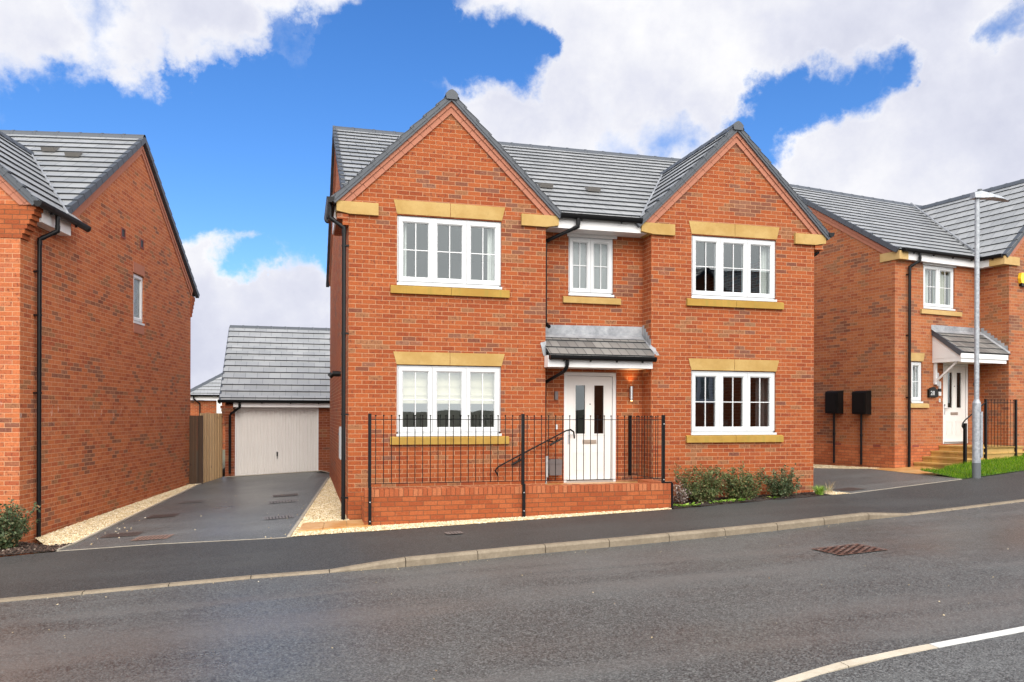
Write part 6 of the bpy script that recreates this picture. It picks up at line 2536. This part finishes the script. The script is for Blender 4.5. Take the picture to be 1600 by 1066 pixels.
def shrub(label, base, stems, h, wd, seed, mat='leaf', leaf=0.040, dens=34, dn=0.026, dry=0, group=None, name='shrub', zmin=0.12):
    rg = random.Random(seed)
    S = tag(empty(name, base), label, 'shrub', group)
    st = MB()
    V, F = [], []
    for k in range(stems):
        a = rg.uniform(0, 6.28)
        r = wd * math.sqrt(rg.random())
        hh = h * rg.choice((.35, .5, .65, .8, 1.0, 1.12)) * rg.uniform(.85, 1.05)
        bx, by = math.cos(a) * r * .25, math.sin(a) * r * .18
        tx, ty = math.cos(a) * r * (0.75 + .35 * rg.random()), math.sin(a) * r * .55
        pts = []
        for i in range(5):
            t = i / 4
            pts.append((bx + (tx - bx) * t ** 1.2 + rg.gauss(0, .012), by + (ty - by) * t ** 1.2 + rg.gauss(0, .012), hh * t))
        st.tube(pts, 0.006, 4, r2=0.002)
        for i in range(20):
            t = zmin + (1 - zmin) * rg.random() ** 1.05
            q = t * 4
            i0 = min(3, int(q))
            f_ = q - i0
            p = [pts[i0][m] + (pts[i0 + 1][m] - pts[i0][m]) * f_ for m in range(3)]
            leaf_cloud(V, F, p, dens // 10, dn, leaf, rg)
    st.build('stems', M['stem'], S)
    raw('foliage', V, F, M[mat], parent=S)
    return S


g3 = 'shrubs planted below the lower right window'
zb_ = lambda x, y: G(x, y) - 0.0
patch('soil', [(5.44, B(5.44) + .02), (8.9, B(8.9) + .02), (8.93, -0.005), (5.44, -0.005)], M['soil'], 0.004, res=0.3, zf=lambda x, y: G(x, y) + 0.02 * math.sin(x * 7) * math.sin(y * 9))
shrub('widest leafy shrub next to the low wall end, leftmost of the three', (6.30, -0.42, G(6.3, 0)), 84, 0.60, 0.62, 31, 'leaf', dens=40, group=g3)
shrub('upright shrub in the middle of the three below the window', (7.14, -0.40, G(7.1, 0)), 68, 0.54, 0.52, 32, 'leaf', dens=40, group=g3)
shrub('dense dark shrub near the house corner, rightmost of the three', (7.99, -0.36, G(8.0, 0)), 66, 0.49, 0.48, 33, 'leaf_dk', dens=40, group=g3)


def tuft(label, base, n, h, spread, seed, mat, cat='plant', name='grass_tuft', curl=0.5, w=0.006):
    rg = random.Random(seed)
    V, F = [], []
    for _ in range(n):
        a = rg.uniform(0, 6.28)
        r0 = rg.uniform(0, spread * .3)
        out = rg.uniform(.2, 1) * spread
        hh = h * rg.uniform(.5, 1.1)
        bx, by = math.cos(a) * r0, math.sin(a) * r0
        side = Vector((-math.sin(a), math.cos(a), 0)) * w
        prev = None
        for i in range(5):
            t = i / 4
            p = Vector((bx + math.cos(a) * out * t ** 1.5, by + math.sin(a) * out * t ** 1.5, hh * (t - curl * t ** 2.5)))
            wv = side * (1 - t * .9)
            cur = (tuple(p - wv), tuple(p + wv))
            if prev:
                b = len(V)
                V += [prev[0], prev[1], cur[1], cur[0]]
                F.append((b, b + 1, b + 2, b + 3))
            prev = cur
    o = raw(name, V, F, M[mat])
    o.location = base
    return tag(o, label, cat)


tuft('bright green grass clump at the right corner of the middle house', (8.78, -0.42, G(8.8, 0)), 170, 0.32, 0.26, 5, 'weed')
tuft('dry straw coloured arching grass beside the small gravel patch', (9.08, -0.28, G(9.1, 0)), 38, 0.50, 0.30, 6, 'dry', curl=0.55, w=0.003, name='dry_grass')
shrub('grey withered plant between the low wall and the widest shrub', (5.78, -0.55, G(5.8, 0)), 22, 0.34, 0.24, 35, 'dead', dens=14, name='dead_plant', zmin=.3)
# low bright weeds on the bed edge
rg = random.Random(77)
V, F = [], []
for (cx, cy, n) in ((5.62, -0.90, 26), (5.85, -0.88, 22), (6.6, -0.72, 22), (6.85, -0.66, 22), (7.65, -0.58, 14), (5.5, -.8, 10), (6.35, -.75, 8), (7.1, -.64, 8)):
    for _ in range(n):
        a = rg.uniform(0, 6.28)
        r = rg.uniform(.03, .16)
        L_ = rg.uniform(.05, .11)
        x, y = cx + math.cos(a) * r, cy + math.sin(a) * r * .6
        z = G(x, y) + 0.02
        d = Vector((math.cos(a), math.sin(a), rg.uniform(.1, .5))).normalized()
        s = Vector((-math.sin(a), math.cos(a), rg.uniform(-.3, .3))) * L_ * .3
        p = Vector((x, y, z))
        b = len(V)
        V += [tuple(p), tuple(p + d * L_ * .5 + s), tuple(p + d * L_), tuple(p + d * L_ * .5 - s)]
        F.append((b, b + 1, b + 2, b + 3))
tag(raw('weeds', V, F, M['weed']), 'low bright green weeds at the front edge of the shrub bed', kind='stuff')
V, F = stones([[(5.46, -1.0), (7.4, -.72), (8.8, -.56), (8.8, -.02), (5.46, -.02)]], 260, 0.022, G, 0.012, rg=random.Random(3))
tag(raw('bark_chips', V, F, M['mulch']), 'dark bark chips under the shrubs of the middle house', kind='stuff')

# left bed
MU = [(-6.5, B(-6.5) + .02), (-4.15, B(-4.15) + .02), (-4.06, -0.30), (-4.42, -0.26), (-4.95, 0.35), (-6.5, 0.4)]
patch('soil', MU, M['soil'], 0.010, res=0.3)
V, F = stones([MU], 1100, 0.024, G, 0.018, rg=random.Random(12))
tag(raw('bark_chips', V, F, M['mulch']), 'dark bark mulch bed at the left edge of the photo', kind='stuff')
shrub('low green shrub on the dark mulch at the far left beside the pipe', (-5.02, -0.22, G(-5.0, -.1)), 84, 0.62, 0.50, 41, 'leaf_dk', leaf=0.05, dens=44)
